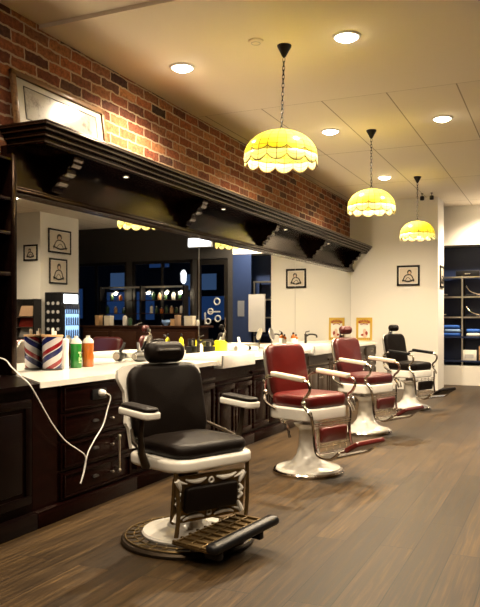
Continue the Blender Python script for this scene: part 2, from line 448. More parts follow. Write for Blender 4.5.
def window(n, x0, x1, z0, z1, y, label, bars=1):
    w = G(); t = .07
    w.bb(x0, x1, y, y + .08, z0, z0 + t); w.bb(x0, x1, y, y + .08, z1 - t, z1)
    w.bb(x0, x0 + t, y, y + .08, z0, z1); w.bb(x1 - t, x1, y, y + .08, z0, z1)
    for i in range(bars):
        xx = x0 + (x1 - x0) * (i + 1) / (bars + 1); w.bb(xx - .03, xx + .03, y, y + .08, z0 + t, z1 - t)
    o = w.build('window_%d' % n, 'blackmetal'); struct(o, label, 'window')
    G().bb(x0 + t, x1 - t, y + .035, y + .043, z0 + t, z1 - t).build('pane', 'glassdark', o)
    return o
window(1, 4.0, 5.6, .1, 2.62, yf + .02, 'dark framed shop window seen in the mirror beside the door')
window(2, 5.75, XR, .1, 2.62, yf + .02, 'dark framed shop window seen in the mirror near the column')
struct(G().bb(5.6, 5.75, yf, yf + .12, 0, 2.62).build('wall_far', 'dark_wall'), 'dark pier between the two shop windows', 'wall')
struct(G().bb(4.0, XR, yf, yf + .12, 0, .1).build('baseboard_far', 'dark_wall'), 'dark strip below the shop windows', 'trim')
# door
d = G(); x0, x1 = 3.12, 3.9
d.bb(x0, x0 + .1, yf + .02, yf + .07, 0, 2.6); d.bb(x1 - .1, x1, yf + .02, yf + .07, 0, 2.6); d.bb(x0 + .1, x1 - .1, yf + .02, yf + .07, 0, .2); d.bb(x0 + .1, x1 - .1, yf + .02, yf + .07, 2.48, 2.6)
d = struct(d.build('door_1', 'blackmetal'), 'dark glazed shop door with white round decals', 'door')
G().bb(x0 + .1, x1 - .1, yf + .04, yf + .05, .2, 2.48).build('pane', 'glassdark', d)
G().tube([(x0 + .05, yf - .03, .9), (x0 + .05, yf - .03, 1.3)], .012).box((x0 + .05, yf, .95), (.015, .06, .015)).box((x0 + .05, yf, 1.25), (.015, .06, .015)).build('door_handle', 'chrome', d)
g = G(); Xr = Matrix.Rotation(PI / 2, 4, 'X')
for (cx, cz, rr) in ((3.40, 1.66, .07), (3.56, 1.44, .06), (3.38, 1.28, .065), (3.62, 1.22, .06)):
    g.torus((0, 0, 0), rr, .016, X=Matrix.Translation((cx, yf + .03, cz)) @ Xr, seg=20, s2=6)
g.bb(3.32, 3.62, yf + .026, yf + .036, 1.42, 1.45); g.bb(3.68, 3.71, yf + .026, yf + .036, 1.15, 1.42)
g.build('door_decal', 'grey_board', d)

# column with frames (seen in the mirror)
cx0 = 4.8 * H
col_o = struct(G().bb(cx0, cx0 + .75, 9.2 * H, 10.2 * H, 0, ZC).build('wall_column', 'white_wall'), 'white square column seen in the mirror', 'wall')
# street beyond
struct(G().bb(1.0, 16, YF + .2, 26, -.12, -.04).build('ground', 'asphalt'), 'dark street outside the windows', 'ground')
b = thing('building', 'dark building across the street with blue lit windows, reflected in mirror', 'building', (9, 22, -.04))
G().bb(-6, 8, 0, .6, 0, 7).build('facade', 'facade', b)
for i, (wx, wz, ww, wh, mm) in enumerate(((-4.6, 1.75, 1.6, .9, 'bluewin'), (-4.4, 2.55, .9, .5, 'bluewin2'), (-1.9, 1.7, 2.6, .8, 'bluewin'), (-1.2, 2.6, 1.3, .55, 'bluewin2'), (1.6, 1.8, 2.0, 1.0, 'bluewin'), (2.0, 2.7, .9, .6, 'bluewin2'), (4.6, 1.9, 1.8, 1.1, 'bluewin'), (-3.1, 3.6, .8, .9, 'bluewin'), (.4, 3.6, .8, .9, 'bluewin'))):
    f = G().bb(wx - ww / 2 - .06, wx + ww / 2 + .06, -.06, 0, wz - wh / 2 - .06, wz + wh / 2 + .06).build('window', 'blackmetal', b)
    G().bb(wx - ww / 2, wx + ww / 2, -.08, -.06, wz - wh / 2, wz + wh / 2).build('pane', mm, f)
t = thing('street_lamp', 'slim street lamp with a glowing white head beyond the window', 'lamp', (6.0, 17.5, -.04))
G().tube([(0, 0, 0), (0, 0, 2.3)], .035).build('pole', 'steel', t)
G().lathe([(.02, 2.3), (.07, 2.36), (.08, 2.6), (.03, 2.68)], 16).build('lamp_head', emis('street_glow', (.9, .95, 1), 1.6), t)

# ---------------------------------------------------------------- mirrors
ZM1 = 1.716 * H
for i, (a, b_) in enumerate(((3.07, 5.5), (5.5, 7.96), (7.96, 10.4))):
    t = thing('wall_mirror', ['tall wall mirror nearest the viewer, behind the striped jar and first chair', 'middle wall mirror behind the first basin, showing the shop door', 'farthest wall mirror, reflecting white wall beside the corner'][i], 'mirror', (0, (a + b_) / 2 * H, .875), 0)
    w = (b_ - a) * H - .006
    G().bb(.002, .012, -w / 2, w / 2, .001, ZM1 - .875).build('mirror_glass', 'mirror', t)
    G().bb(.002, .014, w / 2, w / 2 + .006, .001, ZM1 - .875).build('seam_trim', 'steel', t)

# ---------------------------------------------------------------- mantel with corbels
Y0 = 3.09 * H
t = thing('wall_mantel', 'long dark mahogany mantel shelf with carved corbels above the mirrors', 'mantel', (0, 0, 0))
prof = []   # x, z front profile
zt = 2.085 * H; zs = zt - .125
pr = [(.42, zt), (.42, zt - .022), (.395, zt - .03), (.395, zt - .052), (.365, zt - .06), (.365, zt - .086), (.335, zt - .094), (.335, zt - .12), (.32, zt - .125)]
# loft: L-shaped mitred end: section swept along y, then returned at the near end
def sect(off):
    return pr
g = G()
ins = [(.42 - x) for x, z in pr]
ringA = [(0.0, Y0 + k, z) for (x, z), k in zip(pr, ins)] 
ringB = [(x, Y0 + k, z) for (x, z), k in zip(pr, ins)]
ringC = [(x, YB - .002, z) for x, z in pr]
g.loft([ringA, ringB, ringC], closed=False, cap0=False, cap1=False)
g.bb(0.0, .405, Y0 + .02, YB - .002, zt - .012, zt - .001)
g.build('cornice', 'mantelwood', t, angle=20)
g = G()
for x_, z_ in ((.42, zt - .006), (.42, zt - .020), (.395, zt - .050), (.365, zt - .084), (.335, zt - .118)):
    k_ = .42 - x_
    g.tube([(0.002, Y0 + k_, z_), (x_, Y0 + k_, z_)], .0045, 8).tube([(x_, Y0 + k_, z_), (x_, YB - .004, z_)], .0045, 8)
cb = g.build('cornice_highlights', 'highlight_wood', t)  # thin beads added along the steps to draw the cornice's highlight lines
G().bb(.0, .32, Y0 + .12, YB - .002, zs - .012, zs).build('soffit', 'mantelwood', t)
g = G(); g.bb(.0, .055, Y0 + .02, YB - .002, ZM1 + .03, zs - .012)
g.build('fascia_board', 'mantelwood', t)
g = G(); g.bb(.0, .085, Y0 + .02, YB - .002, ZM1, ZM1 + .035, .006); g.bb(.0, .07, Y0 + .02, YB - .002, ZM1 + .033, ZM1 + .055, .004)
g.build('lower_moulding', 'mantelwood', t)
def corbel_poly():
    zb = zs - .012
    h = zb - (ZM1 + .06)
    p = [(0, zb), (.245, zb), (.25, zb - .03), (.232, zb - .045), (.238, zb - .065), (.215, zb - .085), (.185, zb - .088), (.178, zb - .105), (.182, zb - .125), (.155, zb - .145), (.12, zb - .148), (.108, zb - .165), (.112, zb - .19), (.09, zb - .212), (.062, zb - .216), (.052, zb - .24), (.055, zb - .262), (.035, zb - h + .012), (.0, zb - h)]
    return p
for yy in (3.50, 5.17, 6.81, 8.43, 10.1):
    g = G(); y = yy * H
    g.prism(corbel_poly(), lambda u, v, tt: (.055 + u, y + tt, v), -.05, .05)
    g.prism([(u * .93, v) for u, v in corbel_poly()], lambda u, v, tt: (.055 + u, y + tt, v), -.062, .062)
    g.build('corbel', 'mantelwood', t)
    
for k, yy in enumerate((4.13, 5.68, 7.24, 8.8)):
    s = thing('mantel_spotlight', 'tiny round spotlight under the mantel, %s' % ['closest to the viewer', 'second along from the framed print', 'third along from the framed print', 'nearest the white end wall'][k], 'spotlight', (.2, yy * H, zs - .012), 0, 'spotlights under the mantel')
    G().lathe([(.012, -.001), (.022, -.006), (.026, -.001)], 16).build('bezel', 'steel', s)
    G().lathe([(.0, -.004), (.013, -.004), (.013, -.002)], 12).build('lamp', 'minilamp', s)
    L = bpy.data.lights.new('mantel_beam', 'SPOT'); L.energy = 3; L.color = (1, .75, .45); L.spot_size = R(110); L.spot_blend = .3; L.shadow_soft_size = .012
    lo = bpy.data.objects.new('mantel_beam', L); C.objects.link(lo); lo.location = (.2, yy * H, zs - .035); lo.rotation_euler = (0, R(20), 0)

# framed print leaning on the mantel
t = thing('picture_frame', 'wide oak framed pencil print leaning on brick above the mantel', 'picture', (.075, (3.16 + 4.08) / 2 * H, zt + .001), 0)
t.rotation_euler = (0, R(-7), 0)
W, Hh = .91 * H, .345 * H
g = G(); f = .045
g.bb(-.02, .01, -W / 2, W / 2, 0, f, .006).bb(-.02, .01, -W / 2, W / 2, Hh - f, Hh, .006).bb(-.02, .01, -W / 2, -W / 2 + f, 0, Hh, .006).bb(-.02, .01, W / 2 - f, W / 2, 0, Hh, .006)
g.build('frame', 'oakframe', t)
G().bb(-.015, -.005, -W / 2 + f, W / 2 - f, f, Hh - f).build('mat_board', 'mat_board', t)
G().bb(-.005, -.003, -W / 2 + .14, W / 2 - .14, f + .06, Hh - f - .055).build('print', 'bigsketch', t)
g = G(); a, b_, c, d_ = -W / 2 + .125, W / 2 - .125, f + .05, Hh - f - .045
for q in ((a, b_, c, c + .006), (a, b_, d_ - .006, d_), (a, a + .006, c, d_), (b_ - .006, b_, c, d_)): g.bb(-.005, -.002, *q)
g.build('border_line', 'ink', t)

# tall open shelf at far left
t = thing('wall_shelf', 'tall dark open shelf at the left of the mirrors', 'shelf', (0, 0, 0))
y0, y1 = 1.7 * H, 3.06 * H
G().bb(0.002, .2, y1 - .05, y1, .875, 1.9 * H, .004).build('side_panel', 'mantelwood', t); G().bb(0.002, .2, y0, y0 + .05, .875, 1.9 * H, .004).build('side_panel', 'mantelwood', t)
G().bb(.002, .015, y0 + .05, y1 - .05, .875, 1.9 * H).build('back_panel', 'mahogany', t)
SH = [1.02 * H, 1.245 * H, 1.48 * H, 1.665 * H, 1.87 * H]
SH = [1.0 + 0, 1.25 * H * 1.0, 1.47 * H, 1.655 * H, 1.87 * H]
for z in SH[1:]: G().bb(.015, .195, y0 + .05, y1 - .05, z - .015, z + .01, .003).build('shelf_board', 'mantelwood', t)
for i, (yy, z, r_, hh, mm, lab) in enumerate(((2.93 * H, SH[2] + .01, .038, .11, 'clearcap', 'clear glass jar on the third shelf board'), (2.9 * H, SH[3] + .01, .042, .12, 'darkglassbottle', 'dark green glass jar on the upper shelf board'))):
    j = thing('storage_jar', lab + ' of the tall shelf', 'jar', (.11, yy, z))
    G().lathe([(r_ * .9, 0), (r_, .01), (r_, hh * .7), (r_ * .8, hh * .85), (r_ * .7, hh * .88)], 20).build('body', mm, j)
    G().lathe([(r_ * .78, hh * .88), (r_ * .8, hh), (r_ * .2, hh + .006), (r_ * .25, hh + .025), (.002, hh + .03)], 20).build('lid', 'steel', j)

# ---------------------------------------------------------------- counter
XF = .69
XCO = .73
ZK = .875
poly = [(.016, 3.03 * H), (.2, 3.06 * H), (XCO, 2.74 * H), (XCO, 4.70 * H), (.30, 4.70 * H), (.30, 5.36 * H), (XCO, 5.36 * H), (XCO, 6.84 * H), (.30, 6.84 * H), (.30, 7.48 * H), (XCO, 7.48 * H), (XCO, 9.67 * H), (.46, 9.67 * H), (.46, YB - .002), (.016, YB - .002)]
poly = [(.016, 3.07 * H), (.21, 3.07 * H)] + poly[2:]
g = G(); g.prism(poly, lambda u, v, tt: (u, v, tt), ZK - .035, ZK)
tag(g.build('countertop', 'counter', angle=20), 'long white countertop running below the mirrors', 'countertop')
g = G(); g.prism([(.002, 1.3 * H), (XCO, 1.3 * H), (XCO, 2.735 * H), (.2, 3.055 * H), (.002, 3.06 * H)], lambda u, v, tt: (u, v, tt), ZK - .034, ZK - .008)
tag(g.build('countertop', 'mahogany', angle=20), 'dark wooden countertop at the far left below the tall shelf', 'countertop')

def knob(parent, x, y, z, r=.012, mat='steel', name='knob'):
    return G().lathe([(.005, 0), (.006, .012), (r, .018), (r, .026), (.002, .032)], 14, X=Matrix.Translation((x, y, z)) @ Matrix.Rotation(PI / 2, 4, 'Y')).build(name, mat, parent)
def cup_pull(parent, x, y, z):
    g = G(); pts = [(math.cos(a) * .028, math.sin(a) * .014) for a in [PI * k / 10 for k in range(11)]]
    g.prism(pts + [(-.028, -.004), (.028, -.004)], lambda u, v, tt: (x + tt, y + u, z + v), 0, .014)
    return g.build('handle', 'darksteel', parent)
def panel_door(parent, x, y0, y1, z0, z1, wood, nm='door', kn=1):
    g = G(); f = .05
    g.bb(x, x + .012, y0, y1, z0, z1)
    for q in ((y0, y1, z0, z0 + f), (y0, y1, z1 - f, z1), (y0, y0 + f, z0 + f, z1 - f), (y1 - f, y1, z0 + f, z1 - f)): g.bb(x + .01, x + .024, *q, .004)
    g.bb(x + .01, x + .02, y0 + f + .025, y1 - f - .025, z0 + f + .025, z1 - f - .025, .008)
    o = g.build(nm, wood, parent)
    if kn: knob(o, x + .024, (y1 - .03) if kn == 1 else (y0 + .03), z1 - .14)
    return o
def drawer(parent, x, y0, y1, z0, z1, wood, pull='cup'):
    g = G(); g.bb(x, x + .016, y0, y1, z0, z1, .003)
    f = .012
    for q in ((y0 + .02, y1 - .02, z0 + .012, z0 + .012 + f), (y0 + .02, y1 - .02, z1 - .012 - f, z1 - .012), (y0 + .02, y0 + .02 + f, z0 + .012, z1 - .012), (y1 - .02 - f, y1 - .02, z0 + .012, z1 - .012)): g.bb(x + .014, x + .03, *q, .006)
    o = g.build('drawer', wood, parent)
    ym = (y0 + y1) / 2
    if pull == 'cup': cup_pull(o, x + .018, ym - .04, (z0 + z1) / 2)
    elif pull == 'knob': knob(o, x + .018, ym, (z0 + z1) / 2)
    if pull in ('cup', 'knob2'): knob(o, x + .018, ym + .14, (z0 + z1) / 2, .009)
    return o
def cabinet(label, y0, y1, wood='cabwood', xf=XF, name='base_cabinet', top=ZK - .035):
    t = thing(name, label, 'cabinet', (0, (y0 + y1) / 2, 0), 0)
    h = (y1 - y0) / 2 - .0015
    G().bb(.016, xf, -h, h, .1, top - .001).build('body', wood, t)
    G().bb(.016, xf + .045, -h, h, .0, .1, .006).build('plinth', wood, t)
    return t, h
# leftmost dark cabinet
t, h = cabinet('dark wood cabinet with plain panel front at the far left', 1.3 * H, 2.72 * H, 'mahogany', top=ZK - .035)
panel_door(t, XF, -h + .03, -.01, .16, .78, 'mahogany'); panel_door(t, XF, .01, h - .03, .16, .78, 'mahogany', kn=2)
# drawers
t, h = cabinet('dark mahogany chest of four drawers with power socket, beside the first chair', 2.72 * H, 3.60 * H)
yc = (2.72 + 3.60) / 2 * H
ya, yb = 2.92 * H - yc, 3.56 * H - yc
for k, zc in enumerate((.598, .455, .308, .156)):
    dr = drawer(t, XF, ya, yb, zc * H - .088, zc * H + .088, 'cabwood', 'none' if k == 0 else 'cup')
    if k == 0:
        sk = G().bb(XF + .018, XF + .030, .02, .18, zc * H - .035, zc * H + .035, .004).build('power_socket', 'black', dr)
g = G().tube([(XF + .045, 3.41 * H - yc, .20), (XF + .045, 3.41 * H - yc, .42)], .008).ell((XF + .045, 3.41 * H - yc, .43), (.014, .014, .014)).ell((XF + .045, 3.41 * H - yc, .19), (.014, .014, .014)).box((XF + .03, 3.41 * H - yc, .41), (.04, .012, .012)).box((XF + .03, 3.41 * H - yc, .21), (.04, .012, .012))
g.build('bar_handle', 'steel', t)
# cabinets further along
defs = [(3.60, 4.69, 'doors', 'cabwood', 'dark mahogany double-door cabinet behind the near black chair'),
        (4.69, 5.37, 'sink', 'cabwood', 'dark mahogany panelled cabinet carrying the nearer basin'),
        (5.37, 6.1, 'doors', 'cabwood', 'dark mahogany double-door cabinet behind the bright red chair'),
        (6.1, 6.83, 'drawers', 'lit_cabwood', 'dark wood drawer cabinet in a lit brown tone, just before the farther basin'),
        (6.83, 7.49, 'sink', 'lit_cabwood', 'dark wood panelled cabinet in a lit brown tone, carrying the farther basin'),
        (7.49, 8.5, 'doors', 'lit_cabwood', 'dark wood double-door cabinet in a lit brown tone, behind the maroon chair'),
        (8.5, 9.67, 'drawers', 'lit_cabwood', 'last full-depth dark wood drawer cabinet, lit brown tone, before the shallow end unit')]
for a, b_, kind, wd, lab in defs:
    top = ZK - .035 if kind != 'sink' else .80
    t, h = cabinet(lab, a * H, b_ * H, wd, top=top)
    if kind == 'doors':
        G().bb(XF, XF + .02, -h, h, .70, .73, .005).build('rail_moulding', wd, t)
        panel_door(t, XF, -h + .02, -.008, .14, .68, wd); panel_door(t, XF, .008, h - .02, .14, .68, wd, kn=2)
        
    elif kind == 'sink':
        G().bb(XF, XF + .02, -h, h, .655, .68, .005).build('rail_moulding', wd, t)
        panel_door(t, XF, -h + .02, -.008, .14, .64, wd); panel_door(t, XF, .008, h - .02, .14, .64, wd, kn=2)
    else:
        for k in range(4):
            z0 = .13 + k * .175
            drawer(t, XF, -h + .02, -.008, z0, z0 + .165, wd, 'knob'); drawer(t, XF, .008, h - .02, z0, z0 + .165, wd, 'knob')
t, h = cabinet('shallow dark wood end cabinet in a lit brown tone, touching the white end wall', 9.67 * H, YB - .004, 'lit_cabwood', xf=.44)
for k in range(4):
    z0 = .13 + k * .175
    drawer(t, .44, -h + .02, h - .02, z0, z0 + .165, 'lit_cabwood', 'knob')

# basins
def basin(y0, y1, label):
    t = thing('basin', label, 'basin', (0, (y0 + y1) / 2, .803))
    h = (y1 - y0) / 2 - .012; xb, xf = .31, .765; zt_ = .125; w = .03
    g = G()
    g.bb(xb, xf, -h, h, 0, .03, .008)
    g.bb(xb, xb + w, -h, h, .0, zt_, .01); g.bb(xf - w, xf, -h, h, 0, zt_, .01)
    g.bb(xb, xf, -h, -h + w, 0, zt_, .01); g.bb(xb, xf, h - w, h, 0, zt_, .01)
    g.build('bowl', 'ceramic', t)
    G().lathe([(.0, .03), (.03, .031), (.034, .034), (.02, .036), (0, .035)], 16, c=((xb + xf) / 2, 0, 0)).build('drain', 'chrome', t)
    return t
# the apron overlaps the counter front: cabinet body stops at .69, basin reaches past it
basin(4.72 * H, 5.34 * H, 'white ceramic apron basin beside the near black chair')
basin(6.86 * H, 7.46 * H, 'white ceramic apron basin behind the red chairs, farther from the viewer')
def faucet(y, label, mat='blackmetal'):
    t = thing('faucet', label, 'faucet', (.2, y, ZK))
    G().lathe([(.028, 0), (.028, .008), (.018, .014), (.017, .15), (.02, .155), (.02, .17), (.004, .175)], 18).build('body', mat, t)
    G().tube([(0, 0, .135), (.06, 0, .165), (.13, 0, .165), (.165, 0, .15), (.17, 0, .12)], .013, smooth=4).build('spout', mat, t)
    G().tube([(0, 0, .175), (-.0, 0, .2), (.05, .03, .215)], .007).build('lever', mat, t)
faucet(5.2 * H, 'dark mixer tap over the nearer white basin')
faucet(7.9 * H, 'dark mixer tap over the farther white basin')


# ---------------------------------------------------------------- things on the counter
t = thing('comb_jar', 'red, white and blue barber-striped jar holding combs', 'jar', (.095, 3.46 * H, ZK))
G().lathe([(.075, .0), (.075, .012), (.068, .014)], 28).build('base_ring', 'ink', t)
G().lathe([(.068, .012), (.072, .02), (.078, .24), (.076, .25)], 32).build('jar_body', 'stripes', t)
G().lathe([(.078, .25), (.081, .252), (.081, .262), (.075, .264), (.072, .256)], 32).build('rim', 'kraft', t)
for k, (dx, dy, hh) in enumerate(((.02, -.02, .045), (-.02, .03, .05), (.0, .035, .03))):
    G().bb(dx - .004, dx + .004, dy - .012, dy + .012, .2, .262 + hh, .002).build('comb', 'clearcap', t)
def bottle(name, label, cat, loc, r, h, body, cap='clearcap', label_mat=None, neck=.35, group=None):
    t = thing(name, label, cat, loc, 0, group)
    G().lathe([(r * .9, 0), (r, .006), (r, h * .68), (r * .85, h * .76), (r * neck, h * .82), (r * neck, h * .86)], 22).build('body', body, t)
    G().lathe([(r * neck * 1.25, h * .85), (r * neck * 1.25, h * .96), (r * neck * .7, h), (.001, h)], 18).build('cap', cap, t)
    if label_mat: G().lathe([(r * 1.012, h * .2), (r * 1.02, h * .21), (r * 1.02, h * .56), (r * 1.012, h * .57)], 22).build('label', label_mat, t)
    return t
t = thing('powder_bottle', 'slim white powder bottle between striped jar and green bottle', 'bottle', (.13, 3.545 * H, ZK))
G().lathe([(.028, 0), (.029, .005), (.026, .12), (.03, .2), (.03, .205)], 20).build('body', 'whiteplastic', t)
G().lathe([(.03, .206), (.03, .225), (.022, .232), (.001, .234)], 20).build('cap', 'whiteplastic', t)
def lotion(label, y, mat, lab):
    t = thing('lotion_bottle', label, 'bottle', (.11, y, ZK))
    G().lathe([(.042, 0), (.045, .008), (.046, .09), (.041, .12), (.046, .15), (.046, .19)], 24).build('body', mat, t)
    G().lathe([(.046, .19), (.045, .205), (.03, .225), (.017, .235), (.016, .25), (.001, .252)], 24).build('shoulder_cap', 'clearcap', t)
    if lab:
        G().lathe([(.047, .05), (.0475, .055), (.0475, .14), (.047, .145)], 24).build('label', lab, t)
    return t
lt = lotion('green lotion bottle standing between white and orange bottles', 3.675 * H, 'green', None)
g = G()
for (dy, dz, w, hh) in ((-.008, .12, .03, .012), (.0, .10, .012, .02), (-.012, .07, .01, .03), (.008, .07, .012, .02), (-.002, .045, .03, .01)): g.box((.047, dy - .01, dz), (.004, w * .7, hh), Matrix.Rotation(R(-15), 3, 'Z'))
g.build('label', 'palegreen', lt)
lotion('orange lotion bottle, rightmost of the bottles by the striped jar', 3.80 * H, 'orange', None)

def dryer(label, loc, rz, mat):
    t = thing('hair_dryer', label, 'hair dryer', loc, rz)
    X = Matrix.Translation((0, 0, .045)) @ Matrix.Rotation(PI / 2, 4, 'Y')
    G().lathe([(.03, -.09), (.042, -.07), (.045, 0), (.036, .05), (.026, .09), (.026, .10)], 20, X=X).build('barrel', mat, t)
    G().lathe([(.0, -.092), (.031, -.092), (.031, -.086)], 20, X=X).build('intake', 'steel', t)
    G().tube([(-.02, 0, .07), (-.01, .03, .12), (.0, .05, .17)], [.02, .018, .016], flat=.8).build('handle', mat, t)
    G().lathe([(.027, .1), (.027, .12), (.02, .15), (.018, .15)], 18, X=X, sy=1.0).build('nozzle', 'black', t)
    return t
dryer('black and silver hair dryer on counter behind the near headrest', (.14, 4.72 * H, ZK), R(60), 'black')
dryer('white hair dryer on counter right of the yellow box', (.17, 6.12 * H, ZK), R(70), 'whiteplastic')
dryer('dark grey hair dryer on counter left of the near headrest', (.13, 4.42 * H, ZK), R(75), 'darksteel')
bottle('spray_bottle', 'tall yellow bottle behind the headrest of the near chair', 'bottle', (.09, 5.07 * H, ZK), .024, .24, 'yellow', 'black')
bottle('soap_bottle', 'small white pump bottle left of the nearer basin', 'bottle', (.12, 5.36 * H, ZK), .026, .15, 'whiteplastic', 'whiteplastic')
t = tag(G().bb(-.05, .05, -.09, .09, 0, .13, .006).bb(-.035, .035, -.07, .07, .128, .15, .006).build('yellow_box', 'yellow', loc=(.13, 5.72 * H, ZK)), 'bright yellow box standing behind the nearer basin', 'box')
t = thing('tool_holder', 'black rack of clippers left of the yellow box', 'holder', (.12, 5.53 * H, ZK))
G().bb(-.04, .04, -.07, .07, 0, .09, .01).build('rack', 'black', t)
for k in range(3):
    G().bb(-.016, .016, -.06 + k * .045, -.03 + k * .045, .09, .17 - .02 * (k % 2), .006).build('clipper', ['black', 'steel', 'black'][k], t)
t = thing('shaving_mirror', 'small round shaving mirror on stand near the middle mirror edge', 'mirror', (.10, 7.03 * H, ZK))
G().lathe([(.05, 0), (.05, .006), (.01, .012), (.007, .11)], 20).build('stand', 'chrome', t)
Xm = Matrix.Translation((0, 0, .19)) @ Matrix.Rotation(R(75), 4, 'Y')
G().lathe([(.0, -.006), (.08, -.006), (.085, 0), (.08, .006), (.0, .004)], 28, X=Xm).build('disc', 'steel', t)
bottle('pump_bottle', 'amber pump bottle with black top left of the farther tap', 'bottle', (.10, 7.70 * H, ZK), .035, .20, 'orange', 'black', 'paper', group='amber pump bottles')
bottle('pump_bottle', 'amber pump bottle with black top right against the farther tap', 'bottle', (.10, 7.79 * H, ZK), .030, .17, 'orange', 'black', 'paper', group='amber pump bottles')
tag(G().pad(.10, .16, .05, .03, .02, .005).build('folded_towel', 'whiteplastic', loc=(.14, 6.45 * H, ZK + .026)), 'small folded white towel on counter between the basins', 'towel')

# white power cable
t = thing('power_cable', 'white power cable plugged into the drawers and looping to the left', 'cable', (0, 0, 0))
yp = yc + .10; zp = .605 * H
G().lathe([(.022, 0), (.024, .015), (.018, .035), (.008, .045)], 18, X=Matrix.Translation((XF + .031, yp, zp)) @ Matrix.Rotation(PI / 2, 4, 'Y')).build('plug', 'whiteplastic', t)
pts = [(XF + .07, yp, zp), (.77, yp + .05, zp - .03), (.765, 3.26 * H, .52 * H), (.765, 3.216 * H, .434 * H), (.762, 3.14 * H, .364 * H), (.762, 3.08 * H, .30 * H), (.762, 3.045 * H, .21 * H), (.762, 3.02 * H, .16 * H), (.765, 3.05 * H, .22 * H), (.765, 3.06 * H, .29 * H), (.765, 3.0 * H, .335 * H), (.765, 2.93 * H, .375 * H), (.765, 2.868 * H, .421 * H), (.765, 2.777 * H, .517 * H), (.765, 2.68 * H, .642 * H), (.755, 2.64 * H, .70 * H), (.70, 2.625 * H, .742 * H), (.575, 2.68 * H, .775 * H), (.325, 2.82 * H, .807 * H), (.20, 2.6 * H, .84 * H), (.12, 2.3 * H, 1.0 * H), (.10, 2.2 * H, SH[1] + .02)]
G().tube(pts, .0042, 8, smooth=6).build('cord', 'whiteplastic', t)

# poster cards leaning on end wall
t = thing('poster', 'yellow illustrated poster standing on counter end against white wall', 'poster', (.275, YB - .03, ZK))
t.rotation_euler = (R(-3), 0, 0)
w, hh = .30, .42
G().bb(-w / 2, w / 2, 0, .008, 0, hh).build('card', 'yellowprint', t)
G().bb(-w * .36, w * .36, -.002, 0, .05, hh * .74).build('picture_field', 'paper', t)
g = G()
for k in range(9):
    a = R(150 - k * 15); g.box((math.cos(a) * .11, -.002, hh * .72 + math.sin(a) * .06), (.016, .003, .045), Matrix.Rotation(-(a - PI / 2), 3, 'Y'))
for k in range(6):
    a = R(135 - k * 18); g.box((math.cos(a) * .085, -.003, hh * .62 + math.sin(a) * .05), (.014, .003, .03), Matrix.Rotation(-(a - PI / 2), 3, 'Y'))
g.ell((.045, -.004, .13), (.025, .003, .04)).ell((-.03, -.004, .10), (.03, .003, .02))
g.build('lettering', 'redprint', t)
g = G().ell((.01, -.003, .17), (.032, .003, .045)); g.ell((.015, -.0032, .10), (.05, .003, .05)); g.build('figure', 'skin_tone', t)
g = G()
for k in range(7): g.box((-.11 + k * .036, -.002, .025), (.02, .003, .02))
g.build('footer_marks', 'sepia', t)

# framed portraits
def portrait(label, loc, rz, w, h, grp=None, tone='photo_print', var=0):
    t = thing('picture_frame', label, 'picture', loc, rz, grp)   # faces local -y
    f = .036; g = G()
    for q in ((-w / 2, w / 2, -h / 2, -h / 2 + f), (-w / 2, w / 2, h / 2 - f, h / 2), (-w / 2, -w / 2 + f, -h / 2, h / 2), (w / 2 - f, w / 2, -h / 2, h / 2)): g.bb(q[0], q[1], -.022, 0, q[2], q[3], .004)
    g.build('frame', 'blackmetal', t)
    G().bb(-w / 2 + f, w / 2 - f, -.012, -.002, -h / 2 + f, h / 2 - f).build('backing', 'paper', t)
    iw, ih = w - 2 * f - .03, h - 2 * f - .03
    G().bb(-iw / 2, iw / 2, -.014, -.012, -ih / 2, ih / 2).build('print', P('pale_print', (.70, .62, .50), .5), t)
    g = G(); s = -1 if var else 1
    g.ell((s * .02, -.015, ih * .22), (iw * .13, .002, ih * .17))
    g.tube([(-iw * .32 * s, -.015, -ih * .40), (-iw * .20 * s, -.015, -ih * .05), (0, -.015, ih * .06), (iw * .2 * s, -.015, -ih * .02), (iw * .33 * s, -.015, -ih * .40)], .011, 6, smooth=4)
    g.tube([(-iw * .2, -.015, -ih * .38), (-iw * .02, -.015, -ih * .12), (iw * .2, -.015, -ih * .36)], .006, 6, smooth=4)
    g.tube([(-iw * .35, -.015, -ih * .30), (0, -.015, -ih * .40), (iw * .35, -.015, -ih * .28)], .016, 6, smooth=4)
    g.build('drawing', 'ink', t)
    G().ell((s * .022, -.0172, ih * .17), (iw * .075, .002, ih * .11)).build('face_tone', 'skin_tone', t)
portrait('small black framed portrait drawing alone on the white end wall', (.865 * H, YB - .001, 1.64 * H), 0, .41, .37)
portrait('narrow-looking black frame on the side face of the end wall', (XP + .001, 10.72 * H, 1.63 * H), PI / 2, .42, .40, var=1)
portrait('upper dark framed portrait on the mirrored white column', (cx0 - .001, 9.68 * H, 2.31 * H), -PI / 2, .74, .50)
portrait('lower dark framed portrait on the mirrored white column', (cx0 - .001, 9.64 * H, 1.81 * H), -PI / 2, .58, .53, var=1)
portrait('small dark framed picture on the near face of the mirrored column', (cx0 + .24, 9.2 * H - .001, 2.09 * H), 0, .36, .33)

